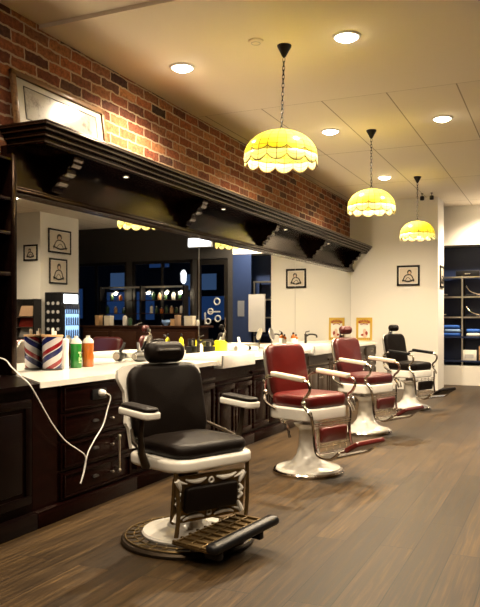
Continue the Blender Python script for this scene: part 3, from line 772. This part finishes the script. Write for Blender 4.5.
# ---------------------------------------------------------------- ceiling lights
DL = [(.476, 4.35, 'beside the brick wall'), (1.66, 4.29, 'above and right of the nearest pendant'), (.92, 6.38, 'between the first and second pendants'), (1.93, 6.37, 'toward the right edge of the panelled ceiling'), (.90, 8.71, 'farthest visible, beside the third pendant'),
      (.476, 2.2, ''), (1.66, 2.2, ''), (2.95, 4.3, ''), (2.95, 2.2, ''), (3.0, 6.38, ''), (4.3, 4.3, ''), (4.3, 8.0, ''), (3.0, 8.6, ''), (1.66, .4, ''), (2.95, .4, ''), (2.0, 10.95, ''), ]
EXTRA = ['over the first drawers, out of frame', 'above the viewer on the chair side', 'right of the nearest pendant row, out of frame', 'above the viewer on the window side', 'right of the second pendant, out of frame', 'over the waiting side, near the mirrored column', 'above the mirrored reception desk', 'between the end wall and reception desk', 'behind the viewer on the chair side', 'behind the viewer on the window side', 'between the end wall and the display recess']
k = 0
dl0 = None
for i, (x, y, lab) in enumerate(DL):
    if not lab: lab = EXTRA[k]; k += 1
    zc = ZC + (.03 if y < 3.43 else 0)
    lab = 'round recessed ceiling downlight, ' + lab
    if dl0 is None:
        t = thing('downlight', lab, 'downlight', (x * H, y * H, zc), 0, 'recessed ceiling downlights')
        G().lathe([(.088, -.001), (.090, -.014), (.106, -.010), (.112, -.0005), (.10, -.0003)], 32).build('trim_ring', 'whiteplastic', t)
        G().lathe([(.001, -.042), (.03, -.040), (.06, -.031), (.08, -.017), (.088, -.006), (.088, -.002)], 28).build('lamp_disc', 'downlamp', t)
        dl0 = t
    else: dup(dl0, (x * H, y * H, zc), 0, lab, 'recessed ceiling downlights')
    L = bpy.data.lights.new('downlight_beam', 'SPOT'); L.energy = 265 ; L.color = (1, .80, .56); L.spot_size = R(150); L.spot_blend = .9; L.shadow_soft_size = .07
    lo = bpy.data.objects.new('downlight_beam', L); C.objects.link(lo); lo.location = (x * H, y * H, zc - .06)
    if x > 2.5: L.energy = 150 if y > 7.5 else 70
    elif y < 3: L.energy = 110
    
t = thing('smoke_detector', 'small round smoke detector on ceiling left of the nearest pendant', 'detector', (1.12 * H, 4.13 * H, ZC))
G().lathe([(.06, 0), (.06, -.012), (.045, -.02), (.02, -.022), (.001, -.022)], 24).build('housing', 'ceil', t)
G().torus((0, 0, -.02), .035, .004, seg=20, s2=6).build('vent_ring', 'steel', t)

# pendants
def dome(r, h, nlat=12, nlon=96, rim=.0, lobes=12):
    """returns open dome mesh with UVs in panel counts"""
def make_pendant(label, x, y, seed=0, RR=.288, lean=0):
    t = thing('pendant_lamp', label, 'pendant lamp', (x, y, ZC), R(seed * 7), 'leaded glass pendant lamps')
    G().lathe([(.001, 0), (.058, 0), (.056, -.012), (.035, -.05), (.018, -.085), (.008, -.095)], 24).build('ceiling_rose', 'blackmetal', t)
    ztop = -(ZC - 2.205 * H)
    g = G(); z = -.095; i = 0
    while z > ztop + .02:
        X = Matrix.Translation((0, 0, z - .018)) @ Matrix.Rotation(PI / 2 * (i % 2), 4, 'Z') @ Matrix.Rotation(PI / 2, 4, 'X')
        g.torus((0, 0, 0), .013, .0035, X=X, seg=12, s2=5, sx=.75, sy=1.7); z -= .034; i += 1
    g.build('chain', 'blackmetal', t)
    HD = .20
    zc = ztop - HD
    lob = 12; nl = 8 * lob; nlat = 14
    def ringpt(a, f, scallop=0.0):
        # f 0 top ..1 rim, superellipse dome
        th = f * PI / 2
        rr = RR * math.sin(th) ** .95
        return rr, zc + HD * math.cos(th)
    def surf(name, f0, f1, scal0, scal1, n, mat, pu, pv, skirt=False):
        me = bpy.data.meshes.new(name); vs = []; fs = []; uvs = []
        for i in range(n + 1):
            for j in range(nl):
                a = 2 * PI * j / nl; s = abs(math.sin(a * lob / 2)) ** .7
                fr = i / n
                if skirt:
                    rr = RR * (1.0 + .015 * fr); zz = zc + .005 - (fr * (.04 + .045 * s))
                else:
                    f = f0 + (f1 - f0) * fr
                    rr, zz = ringpt(a, f)
                vs.append((rr * math.cos(a), rr * math.sin(a), zz))
                uvs.append((pu * j / nl, pv * fr))
        for i in range(n):
            for j in range(nl):
                k_ = (j + 1) % nl
                fs.append((i * nl + j, i * nl + k_, (i + 1) * nl + k_, (i + 1) * nl + j))
        me.from_pydata(vs, [], fs); me.update()
        u = me.uv_layers.new(name='UVMap')
        for p in me.polygons:
            p.use_smooth = True
            wrap = any(v % nl == 0 for v in p.vertices) and any(v % nl == nl - 1 for v in p.vertices)
            for li in p.loop_indices:
                v = me.loops[li].vertex_index; uu, vv = uvs[v]
                if wrap and v % nl == 0: uu = pu
                u.data[li].uv = (uu, vv)
        me.materials.append(M[mat]); o = bpy.data.objects.new(name, me); C.objects.link(o); o.parent = t
        sm = o.modifiers.new('thick', 'SOLIDIFY'); sm.thickness = .004
        return o
    surf('glass_dome', .07, 1, 0, 0, nlat, 'shade_dome', 24, 7)
    surf('glass_skirt', 0, 1, 0, 0, 3, 'shade_skirt', 24, 2, True)
    g = G()
    g.tube([(RR * 1.003 * math.cos(2 * PI * j / nl), RR * 1.003 * math.sin(2 * PI * j / nl), zc + .03 - .03 * abs(math.sin(2 * PI * j / nl * lob / 2)) ** .7) for j in range(nl)], .0042, 6, closed=True)
    g.tube([(RR * 1.016 * math.cos(2 * PI * j / nl), RR * 1.016 * math.sin(2 * PI * j / nl), zc - .035 - .045 * abs(math.sin(2 * PI * j / nl * lob / 2)) ** .7) for j in range(nl)], .0045, 6, closed=True)
    g.build('lead_edging', 'lead', t)
    G().lathe([(.001, ztop + .02), (.012, ztop + .015), (.035, ztop - .002), (.05, ztop - .012), (.03, ztop - .02), (.02, ztop - .07), (.024, ztop - .11), (.001, ztop - .115)], 20).build('socket_cap', 'blackmetal', t)
    for s in (-1, 1):
        G().ell((.085 * s, 0, zc + .075), (.034, .034, .045)).build('bulb', 'bulb', t)
    t.rotation_euler = (0, R(lean), R(seed * 7))
    L = bpy.data.lights.new('pendant_glow', 'POINT'); L.energy = 17; L.color = (1, .76, .46); L.shadow_soft_size = .06
    lo = bpy.data.objects.new('pendant_glow', L); C.objects.link(lo); lo.location = (x, y, ZC + zc + .06)
    return t
make_pendant('yellow leaded glass pendant lamp on chain, nearest and largest', 1.256 * H, 4.276 * H, 0, .288, 2)
make_pendant('yellow leaded glass pendant lamp, middle of the three on chains', 1.27 * H, 6.52 * H, 1, .266)
make_pendant('yellow leaded glass pendant lamp, farthest, before the white end wall', 1.27 * H, 8.86 * H, 2, .255)
# small spotlights near end wall
for k, px in enumerate((1.12, 1.25)):
    s = thing('ceiling_spotlight', ['left black spotlight of the pair near the end wall', 'right black spotlight of the pair near the end wall'][k], 'spotlight', (px * H, 10.05 * H, ZC), 0)
    G().lathe([(.02, 0), (.02, -.012), (.006, -.015), (.006, -.05)], 14).build('mount', 'blackmetal', s)
    G().lathe([(.03, -.05), (.036, -.06), (.036, -.11), (.03, -.12), (.001, -.115)], 18).build('head', 'black', s)

# ---------------------------------------------------------------- barber chairs
def tilt(x, z, deg):   # frame whose z axis points forward (+x) and x axis up, tilted back
    a = R(deg)
    up = Vector((-math.sin(a), 0, math.cos(a))); fw = Vector((math.cos(a), 0, math.sin(a))); sd = Vector((0, 1, 0))
    m_ = Matrix(((up.x, sd.x, fw.x, x), (up.y, sd.y, fw.y, 0), (up.z, sd.z, fw.z, z), (0, 0, 0, 1)))
    return m_
def tubular_chair(label, loc, rz, leather, arm, headrest, grp):
    t = thing('barber_chair', label, 'barber chair', loc, rz, grp)
    G().lathe([(.27, 0), (.29, .004), (.293, .018), (.285, .03), (.27, .032)], 48).build('base_rim', 'chrome', t)
    G().lathe([(.27, .03), (.262, .045), (.20, .062), (.14, .09), (.10, .14), (.082, .21), (.076, .30), (.082, .36), (.11, .385), (.12, .40), (.001, .41)], 48).build('pedestal', 'porcelain', t)
    G().lathe([(.055, .40), (.055, .44), (.09, .45), (.18, .46), (.18, .478), (.001, .479)], 28).build('lift_column', 'steel', t)
    zr = .48
    g = G(); g.pad(.48, .53, .10, .11, .016, 0, X=Matrix.Translation((0, 0, zr + .022))); g.build('seat_frame', 'porcelain', t)
    g = G(); g.pad(.46, .49, .11, .09, .038, .018, X=Matrix.Translation((.01, 0, zr + .122)))
    g.build('seat', leather, t)
    # backrest
    X = tilt(-.215, .60, 11)
    G().pad(.46, .45, .028, .085, .012, 0, X=tilt(-.27, .82, 11)).build('back_shell', 'steel', t)
    G().pad(.45, .445, .075, .08, .034, .012, X=tilt(-.228, .83, 11)).build('backrest', leather, t)
    if headrest:
        o = G().pad(.095, .20, .07, .045, .03, .008, X=tilt(-.27, 1.135, 5)).build('headrest', leather, t)
        g = G(); g.tube([(-.315, -.03, .9), (-.325, -.03, 1.12), (-.30, -.03, 1.13)], .008).tube([(-.315, .03, .9), (-.325, .03, 1.12), (-.30, .03, 1.13)], .008); g.ell((-.33, 0, 1.06), (.02, .045, .02)); g.build('headrest_bracket', 'chrome', o)
    for s in (-1, 1):
        y = .285 * s
        # arm pad
        X = Matrix.Translation((.03, y, .80)) @ Matrix.Rotation(R(5), 4, 'Y')
        G().pad(.35, .058, .042, .02, .012, 0, X=X).build('armrest', arm, t)
        g = G()
        g.tube([(.20, y, .775), (.245, y, .76), (.262, y, .715), (.235, y, .665), (.195, y, .63), (.20, y, .58), (.235, y * .98, .54), (.262, y * .95, .50)], .0125, smooth=4)
        g.ell((.20, y * 1.01, .60), (.02, .02, .02)); g.build('front_arm_support', 'chrome', t); g = G()
        g.tube([(-.13, y, .80), (-.20, y, .785), (-.235, y * .94, .74), (-.24, y * .95, .64), (-.215, y, .585), (-.15, y, .55), (-.10, y * .98, .53)], .012, smooth=4)
        g.ell((-.225, y * .95, .66), (.022, .022, .022)).ell((-.24, y * .95, .745), (.018, .018, .018))
        g.build('rear_arm_support', 'chrome', t)
    # footrest
    fr = G()
    for s in (-1, 1):
        y = .225 * s
        fr.tube([(.235, .25 * s, .53), (.245, .24 * s, .47), (.25, y, .38), (.26, y, .27), (.285, y, .205), (.35, y, .185), (.43, y, .195), (.50, y, .25)], .0125, smooth=4)
    fr.tube([(.43, -.225, .195), (.43, .225, .195)], .012).tube([(.50, -.225, .25), (.50, .225, .25)], .011).tube([(.285, -.225, .205), (.285, .225, .205)], .009)
    for z in (.44, .42, .27, .25): fr.tube([(.262 - (.45 - z) * .05, -.225, z), (.262 - (.45 - z) * .05, .225, z)], .004, 6)
    for k in range(5): fr.tube([(.255, -.17 + .085 * k, .45), (.265, -.17 + .085 * k, .22)], .0035, 6)
    fo = fr.build('footrest_frame', 'chrome', t)
    G().pad(.125, .33, .045, .03, .02, .004, X=tilt(.262, .345, -6)).build('calf_pad', leather, t)
    G().box((.36, 0, .190), (.15, .42, .01), None, .003).build('foot_plate', 'steel', t)
    X = Matrix.Translation((.555, .02, .285)) @ Matrix.Rotation(R(-30), 4, 'Y')
    G().pad(.15, .36, .04, .02, .012, .002, X=X).build('foot_pad', leather, t)
    # hydraulic lever
    g = G(); g.tube([(-.02, -.06, .455), (-.03, -.25, .45), (.02, -.31, .44), (.07, -.33, .41), (.09, -.335, .36), (.10, -.335, .33)], .0105, smooth=5); g.ell((-.04, -.28, .45), (.02, .02, .02)); g.build('lift_lever', 'chrome', t)
    return t
CH = [(1.307, 2.888), (1.344, 4.49), (1.275, 6.28), (1.307, 8.156)]
tubular_chair('bright red leather barber chair without headrest, nearer of the red pair', (CH[1][0] * H, CH[1][1] * H, 0), R(-22), 'leather_red', 'cream', False, 'tubular armed barber chairs')
tubular_chair('maroon leather barber chair with headrest, farther of the red pair', (CH[2][0] * H, CH[2][1] * H, 0), R(-20), 'leather_maroon', 'cream', True, 'tubular armed barber chairs')
tubular_chair('black leather barber chair farthest away by the white end wall', (CH[3][0] * H, CH[3][1] * H, 0), R(-24), 'leather_black', 'black', True, 'tubular armed barber chairs')

def ornate_chair(loc, rz):
    t = thing('barber_chair', 'large black leather barber chair with ornate white-scrolled footrest, nearest', 'barber chair', loc, rz)
    g = G(); g.lathe([(.36, 0), (.378, .004), (.38, .018), (.372, .028), (.34, .034), (.26, .04), (.25, .04)], 56)
    br = g.build('base_ring', 'dark_bronze', t)
    g = G()
    for k in range(28):
        a = 2 * PI * k / 28
        g.tube([(.27 * math.cos(a), .27 * math.sin(a), .041), (.31 * math.cos(a + .07), .31 * math.sin(a + .07), .039), (.35 * math.cos(a), .35 * math.sin(a), .034)], .005, 6)
    g.torus((0, 0, .036), .355, .006, seg=56, s2=6).torus((0, 0, .04), .305, .004, seg=56, s2=6)
    g.build('ring_ornament', 'bronze', br)
    G().lathe([(.258, .036), (.262, .05), (.255, .062), (.20, .072), (.12, .085), (.09, .12), (.08, .2), (.085, .36), (.001, .37)], 48).build('pedestal', 'porcelain', t)
    G().lathe([(.06, .36), (.06, .41), (.12, .42), (.22, .43), (.22, .448), (.001, .448)], 28).build('lift_column', 'dark_bronze', t)
    zr = .445
    W_ = .60
    G().pad(.50, W_, .066, .12, .02, 0, X=Matrix.Translation((.03, 0, zr + .033))).build('seat_frame', 'porcelain', t)
    G().pad(.47, W_ - .08, .085, .10, .040, .025, X=Matrix.Translation((.03, 0, zr + .102))).build('seat', 'leather_black', t)
    # back
    X = tilt(-.175, .765, 12)
    def shell():
        pts = []
        out = [(-.235, .265), (-.12, .27), (-.09, .285), (-.04, .275), (.09, .27), (.13, .29), (.17, .305), (.215, .295), (.235, .25), (.245, .18)]
        p = [(u, v) for u, v in out] + [(u, -v) for u, v in reversed(out)]
        return p
    g = G(); g.prism(shell(), lambda u, v, tt: X @ Vector((u + .0, v, tt)), -.075, -.048)
    g.build('back_shell', 'porcelain', t)
    G().pad(.46, .53, .08, .10, .036, .02, X=tilt(-.19, .765, 12)).build('backrest', 'leather_black', t)
    hr = G().pad(.125, .27, .10, .05, .045, .01, X=tilt(-.225, 1.06, 8)).build('headrest', 'leather_black', t)
    g = G(); g.tube([(-.285, -.04, .90), (-.315, -.04, 1.07), (-.27, -.04, 1.09)], .009).tube([(-.285, .04, .90), (-.315, .04, 1.07), (-.27, .04, 1.09)], .009); g.ell((-.315, 0, .99), (.02, .05, .02)); g.build('headrest_bracket', 'steel', hr)
    for s in (-1, 1):
        y = .365 * s
        X = Matrix.Translation((.04, y, .755)) @ Matrix.Rotation(R(3), 4, 'Y')
        a = G().pad(.28, .11, .038, .035, .010, 0, X=X).build('armrest', 'porcelain', t)
        G().pad(.27, .095, .022, .04, .010, .006, X=X @ Matrix.Translation((0, 0, .029))).build('arm_pad', 'leather_black', a)
        G().tube([(.07, y, .74), (.055, y, .64), (.04, y * .96, .54), (.03, y * .86, .46)], [.012, .011, .018, .022], flat=1.4).build('arm_support', 'dark_bronze', t)
        G().tube([(.04, y * .96, .55), (-.06, y * .92, .58), (-.17, y * .74, .63)], .009).build('back_link', 'dark_bronze', t)
    # straps and calf panel
    for s in (-1, 1):
        g = G(); y = .255 * s
        g.tube([(.22, y * 1.02, .46), (.222, y, .40), (.23, y * .97, .24), (.235, y * .97 - .02, .11)], .014, smooth=3, flat=.6); g.build('side_strap', 'bronze', t)
    Xc = tilt(.225, .295, -6) @ Matrix.Translation((0, -.035, 0)) @ Matrix.Rotation(R(5), 4, 'X')
    pn = G().pad(.255, .48, .016, .012, .004, 0, X=Xc).build('calf_panel', 'bronze', t)
    G().pad(.14, .345, .04, .02, .016, .004, X=Xc @ Matrix.Translation((0, 0, .022))).build('calf_pad', 'leather_black', pn)
    g = G()
    zz = .012
    def T(u, v): return Xc @ Vector((u * 1.07, v * 1.12, zz))
    for su in (-1, 1):
        g.torus((0, 0, 0), .014, .006, X=Xc @ Matrix.Translation((.09 * su, 0, zz)), seg=14, s2=6)
        for sv in (-1, 1):
            g.tube([T(.10 * su, .03 * sv), T(.088 * su, .07 * sv), T(.092 * su, .12 * sv), T(.104 * su, .15 * sv)], [.005, .014, .010, .004], 8, smooth=3)
            g.tube([T(.105 * su, .20 * sv), T(.075 * su, .185 * sv), T(.05 * su, .175 * sv)], [.016, .015, .006], 8, smooth=3)
            g.tube([T(.105 * su, .20 * sv), T(.09 * su, .17 * sv), T(.08 * su, .14 * sv)], [.010, .008, .003], 8, smooth=3)
            g.tube([T(.04 * su, .175 * sv), T(.015 * su, .19 * sv), T(.0, .175 * sv)], [.006, .014, .007], 8, smooth=3)
    g.build('white_scrolls', 'porcelain', pn)
    # foot plate : slatted casting
    g = G(); x0, x1, zf = .20, .46, .12
    g.bb(x0, x1, -.26, .26, zf - .012, zf - .002)
    for k in range(9): yk = -.25 + k * .0625; g.bb(x0, x1, yk - .007, yk + .007, zf - .004, zf + .010, .003)
    for k in range(4): xk = x0 + .02 + k * .085; g.bb(xk - .006, xk + .006, -.26, .26, zf - .004, zf + .008, .003)
    fp = g.build('foot_plate', 'bronze', t); fp.rotation_euler = (R(4), 0, R(9)); fp.location = (.01, -.075, 0)
    g = G(); g.pad(.08, .56, .05, .03, .022, .004, X=Matrix.Translation((.475, 0, zf + .015))); g.build('foot_bar', 'black', fp)
    G().bb(x1 - .06, x1 + .04, -.24, -.20, .07, .12, .01).build('bar_bracket', 'black', fp); G().bb(x1 - .06, x1 + .04, .10, .14, .07, .12, .01).build('bar_bracket', 'black', fp)
    return t
ornate_chair((CH[0][0] * H, CH[0][1] * H, 0), R(-23))

# ---------------------------------------------------------------- far display recess (directly visible at right)
t = thing('display_rack', 'black and chrome display rack standing in the dark recess', 'display rack', (0, yf + .2, .372))
G().bb(1.05, 2.95, .2, .24, 0, 2.3).build('back_panel', 'navy', t)
for x in (1.15, 1.86, 2.5): 
    for yy in (-.16, .16): G().bb(x - .014, x + .014, yy - .014, yy + .014, 0, 1.72).build('post', 'blackmetal' if yy > 0 else 'steel', t)
zsv = [.09, .55, .93, 1.32, 1.70]
for k, z in enumerate(zsv):
    G().bb(1.13, 2.52, -.17, .17, z - .01, z + .008, .003).bb(1.13, 2.52, -.18, -.165, z - .016, z + .014).build('shelf', 'steel' if k > 1 else 'navy', t)
base = (0, yf + .2, .372)
def onshelf(k): return .372 + zsv[k] + .009
for i, (x, dz, w, mm, lab) in enumerate(((1.66, 0, .34, 'blue', 'bottom folded blue towel of the stack on the display rack'), (1.68, .075, .32, 'cyan', 'pale blue folded towel in the middle of the rack stack'), (1.65, .15, .33, 'blue', 'topmost folded blue towel on the display rack'), (2.06, 0, .26, 'paper', 'white folded towel at right on the display rack'), (2.06, .075, .26, 'blue', 'blue folded towel on top of the white one'))):
    o = G().pad(w, .26, .07, .04, .03, .005).build('folded_towel', mm, loc=(x, yf + .17, onshelf(1) + .036 + dz)); tag(o, lab, 'towel', 'folded towels')
t = thing('carton', 'white carton on the lowest rack shelf', 'carton', (1.99, yf + .13, onshelf(0)))
G().bb(-.13, .13, -.10, .10, 0, .20, .004).build('box', 'paper', t)
G().bb(-.08, .08, -.103, -.100, .05, .12).build('label', 'grey_board', t)
tag(G().bb(-.14, .14, -.10, .10, 0, .28, .004).build('cardboard_box', 'kraft', loc=(2.30, yf + .16, onshelf(0))), 'brown cardboard box beside the white carton on the rack', 'box')
for i, (x, k, lab) in enumerate(((1.42, 3, 'black clipper case standing behind the frame, upper rack shelf'), (2.02, 3, 'black styling tool propped in the upper rack shelf'), (2.02, 2, 'black styling tool propped in the middle rack shelf'), (1.40, 2, 'black clipper case on the middle rack shelf, left'))):
    s = thing('styling_tool', lab, 'tool', (x, yf + .15, onshelf(k)))
    G().pad(.20, .10, .04, .02, .012, 0, X=Matrix.Translation((0, 0, .021))).build('body', 'black', s)
    G().tube([(-.10, 0, .20), (-.02, 0, .10), (.10, -.02, .05), (.15, -.02, .045)], .010, smooth=3).build('arm', 'chrome', s)
s = thing('display_case', 'long black case on top of the display rack', 'case', (1.95, yf + .2, onshelf(4)))
G().bb(-.22, .22, -.10, .10, 0, .12, .01).build('body', 'black', s)
G().box((0, -.105, .06), (.1, .012, .02), None, .004).build('handle', 'steel', s)
t = thing('notice_board', 'pale grey board seen in the middle mirror on the navy wall', 'board', (2.42, yf - .03, 1.0))
G().bb(-.19, .19, 0, .012, 0, .80).build('board_face', 'grey_board', t)
G().bb(-.20, .20, .012, .028, -.01, .81, .004).build('backing_frame', 'steel', t)
struct(G().bb(2.56, 3.0, yf - .002, yf + .02, .37, 2.69).build('wall_far', 'navy'), 'navy panel beside the dark shop door', 'wall')
t = tag(G().bb(-.08, .08, -.004, 0, -.17, .17).build('wall_poster', P('dim_notice', (.16, .17, .2), .6), loc=(2.80, yf - .004, 1.5)), 'small grey notice sheet on the navy wall left of the board', 'poster')
t = thing('wall_lightbox', 'bright white light box high on the shopfront, seen in the mirror', 'light box', (3.78, yf - .06, 2.98))
G().bb(-.30, .30, -.02, .055, -.11, .11, .004).build('case', 'whiteplastic', t)
G().bb(-.28, .28, -.026, -.02, -.09, .09).build('lit_face', 'lightbox', t)

# ---------------------------------------------------------------- reception side (seen in the mirrors)
def Xat(px, Y):   # real x (in H) whose mirror image falls in that column at depth Y
    k = (560 - px) / 783.0
    return (k * .913 * Y / (1 - .408 * k) - 2.86) * H
yd = 10.4 * H
t = thing('reception_desk', 'long red-brown wooden reception desk seen in the mirrors', 'desk', (0, yd, 0))
G().bb(3.1, 6.2, 0, .5, 1.09, 1.13, .006).build('desk_top', 'deskwood', t)
G().bb(3.2, 6.1, .04, .46, .08, 1.09).build('body', 'deskwood', t)
for k in range(4): G().bb(3.28 + k * .71, 3.90 + k * .71, .02, .04, .2, 1.0, .008).build('front_panel', 'deskwood', t)
G().bb(3.24, 6.06, .07, .43, 0, .08).build('plinth', 'mahogany', t)
zt_ = 1.131
items = [(97, 'box', .10, .22, 'kraft', 'tan box, leftmost on the mirrored reception desk'), (107, 'box', .16, .21, 'cream', 'cream box beside the tan box on the reception desk'),
         (123, 'bottle', .05, .26, 'clearcap', 'tall clear bottle on the reception desk'), (128, 'bottle', .045, .20, 'darkglassbottle', 'dark bottle beside the tall clear bottle on the desk'),
         (136, 'card', .16, .05, 'paper', 'white card lying tilted on the reception desk'), (164, 'jar', .09, .12, 'cyan', 'round blue bowl on the reception desk'),
         (172, 'box', .10, .14, 'kraft', 'small tan box beside the blue bowl'), (176, 'box', .08, .22, 'sepia', 'narrow brown box behind the blue bowl'),
         (188, 'box', .20, .20, 'cream', 'wide cream box right of the blue bowl on the desk'), (196, 'bottle', .035, .15, 'paper', 'small white bottle at the right end of the desk')]
for px, kd, w, hh, mm, lab in items:
    x = Xat(px, 10.5)
    if kd == 'box': tag(G().bb(-w / 2, w / 2, -.07, .07, 0, hh, .004).bb(-w / 2 - .003, w / 2 + .003, -.073, .073, hh * .8, hh + .003, .002).build('gift_box', mm, loc=(x, yd + .17, zt_)), lab, 'box')
    elif kd == 'bottle': bottle('glass_bottle', lab, 'bottle', (x, yd + .17, zt_), w, hh, mm, 'black')
    elif kd == 'card': tag(G().box((0, 0, .03), (w, .10, .006), Matrix.Rotation(R(20), 3, 'Y')).box((.03, 0, .014), (.02, .1, .028)).build('card_stand', mm, loc=(x, yd + .17, zt_)), lab, 'card')
    else: tag(G().lathe([(w * .4, 0), (w * .45, .01), (w, hh * .6), (w * .98, hh), (w * .9, hh), (w * .85, hh * .6), (w * .3, .02), (.001, .02)], 20).build('bowl', mm, loc=(x, yd + .17, zt_)), lab, 'bowl')
# bottle rack by the window with small lamps
t = thing('bottle_rack', 'open black rack with three small lamps by the shop window', 'rack', (0, yf - .35, 0))
xa, xb = Xat(182, 11.1), Xat(98, 11.1)
for x in (xa, (xa + xb) / 2, xb): G().bb(x - .02, x + .02, .0, .2, 0, 2.02).build('post', 'blackmetal', t)
for z in (1.40, 1.70): G().bb(xa, xb, 0, .2, z - .012, z, .003).build('shelf', 'deskwood', t)
G().bb(xa, xb, .08, .12, 1.98, 2.02).build('top_rail', 'steel', t)
for px in (113, 146, 164, 178):
    x = Xat(px, 11.1)
    s = thing('hanging_lamp', 'small white hanging lamp on the window rack, %s' % {113: 'alone at the column end', 146: 'near the middle post', 164: 'centre of the right-hand group', 178: 'at the door end'}[px], 'lamp', (x, yf - .25, 1.98), 0, 'small rack lamps')
    G().tube([(0, 0, 0), (0, 0, -.05)], .004, 6).build('wire', 'black', s)
    G().lathe([(.01, -.045), (.05, -.09), (.045, -.09), (.008, -.05)], 16).build('shade', 'whiteplastic', s)
    G().ell((0, 0, -.085), (.022, .022, .022), 10, 6).build('bulb', emis('rack_bulb', (1, .85, .62), 14), s)
    L = bpy.data.lights.new('rack_lamp_glow', 'POINT'); L.energy = 2.2; L.color = (1, .85, .6); L.shadow_soft_size = .03
    lo = bpy.data.objects.new('rack_lamp_glow', L); C.objects.link(lo); lo.location = (x, yf - .30, 1.86)
k = 0
bms = ['darkglassbottle', 'kraft', 'darkglassbottle', 'paper', 'darkglassbottle', 'orange']
for z, pxs in ((1.40, (104, 112, 120, 148, 153, 158, 163, 168, 173, 178)), (1.70, (108, 117, 150, 156, 162, 170, 176))):
    for j, px in enumerate(pxs):
        x = Xat(px, 11.1)
        words = ['dark green', 'tan', 'dark green', 'white', 'dark green', 'orange'][k % 6]
        bottle('shop_bottle', '%s bottle, %s rack shelf, place %s from the door end' % (words, 'lower' if z < 1.5 else 'upper', ['one', 'two', 'three', 'four', 'five', 'six', 'seven', 'eight', 'nine', 'ten'][len(pxs) - 1 - j]), 'bottle', (x, yf - .25, z), .04, .20 - .03 * (k % 3), bms[k % 6], ['black', 'paper', 'steel'][k % 3], group='bottles on the window rack')
        k += 1
# drinks fridge
fx, fy = 4.30 * H, 9.2 * H
t = thing('drinks_fridge', 'black drinks fridge with lit white top panel, seen in the mirror', 'fridge', (fx, fy - .12, 0))
G().bb(0, .42, 0, .56, 0, 1.80, .01).build('body', 'black', t)
fd = G().bb(-.03, 0, .02, .54, .1, 1.52, .006).build('door', 'black', t)
G().bb(-.034, -.03, .07, .50, .16, 1.46).build('glass', 'fridgeglow', fd)
for z in (.4, .65, .9, 1.15, 1.38):
    g = G(); g.bb(-.040, -.034, .07, .50, z - .008, z + .004)
    for q in range(6): g.lathe([(.025, 0), (.025, .13), (.01, .16), (.001, .17)], 10, c=(-.036, .11 + q * .07, z), sx=.2)
    g.build('can_row', 'navy', fd)
G().bb(-.012, 0, .06, .50, 1.58, 1.76, .003).build('lit_header', 'lightbox', t)
g = G()
for i_ in range(5):
    for j_ in range(3): g.lathe([(.035, 0), (.035, .004)], 10, X=Matrix.Translation((.09 + j_ * .12, -.002, .9 + i_ * .17)) @ Matrix.Rotation(PI / 2, 4, 'X'))
g.build('round_stickers', 'grey_board', t)
# magazine rack
t = thing('magazine_rack', 'tall grey magazine rack at the left edge of the mirror view', 'rack', (5.70, 8.55 * H, 0))
G().bb(-.2, .2, .18, .22, 0, 1.65).bb(-.22, -.2, 0, .22, 0, 1.65).bb(.2, .22, 0, .22, 0, 1.65).build('frame', 'blackmetal', t)
for z in range(7):
    G().box((0, .10, .22 + z * .2), (.38, .012, .21), Matrix.Rotation(R(-20), 3, 'X')).build('magazine', ['grey_board', 'sepia', 'kraft', 'cyan', 'grey_board', 'redprint', 'sepia'][z], t)
    G().bb(-.2, .2, 0, .18, .10 + z * .2, .112 + z * .2).build('tray', 'steel', t)
# red armchair
t = thing('armchair', 'dark red leather armchair before the reception desk, seen in mirror', 'armchair', (4.9, 11.9, 0), R(-90))
G().pad(.60, .56, .16, .06, .05, .02, X=Matrix.Translation((.05, 0, .40))).build('seat', 'leather_maroon', t)
G().pad(.62, .70, .16, .10, .06, .01, X=tilt(-.30, .60, 10)).build('backrest', 'leather_maroon', t)
for s in (-1, 1):
    G().pad(.68, .14, .42, .05, .05, .01, X=Matrix.Translation((.02, .36 * s, .38))).build('arm', 'leather_maroon', t)
    for xx in (-.25, .28): G().lathe([(.015, 0), (.025, .17)], 10, c=(xx, .34 * s, 0)).build('leg', 'deskwood', t)

# ---------------------------------------------------------------- world, camera, view
w = bpy.data.worlds.new('night'); sc.world = w; w.use_nodes = True
w.node_tree.nodes['Background'].inputs[0].default_value = (.01, .016, .035, 1); w.node_tree.nodes['Background'].inputs[1].default_value = .6
cam = bpy.data.cameras.new('camera'); co = bpy.data.objects.new('camera', cam); C.objects.link(co)
cam.sensor_fit = 'HORIZONTAL'; cam.sensor_width = 36; cam.lens = 715 / 480 * 36; cam.shift_y = 16.5 / 480
cam.clip_start = .05
co.location = (2.86 * H, 0, H); co.rotation_euler = (PI / 2, 0, math.atan(320 / 715))
sc.camera = co
vs = sc.view_settings
vs.view_transform = 'Standard'; vs.look = 'None'; vs.gamma = 1; vs.exposure = 1.25; vs.use_curve_mapping = False
sc.cycles.use_denoising = True
sc.cycles.max_bounces = 8; sc.cycles.diffuse_bounces = 4; sc.cycles.glossy_bounces = 5; sc.cycles.transmission_bounces = 6
sc.cycles.sample_clamp_indirect = 8; sc.cycles.caustics_reflective = False; sc.cycles.caustics_refractive = False
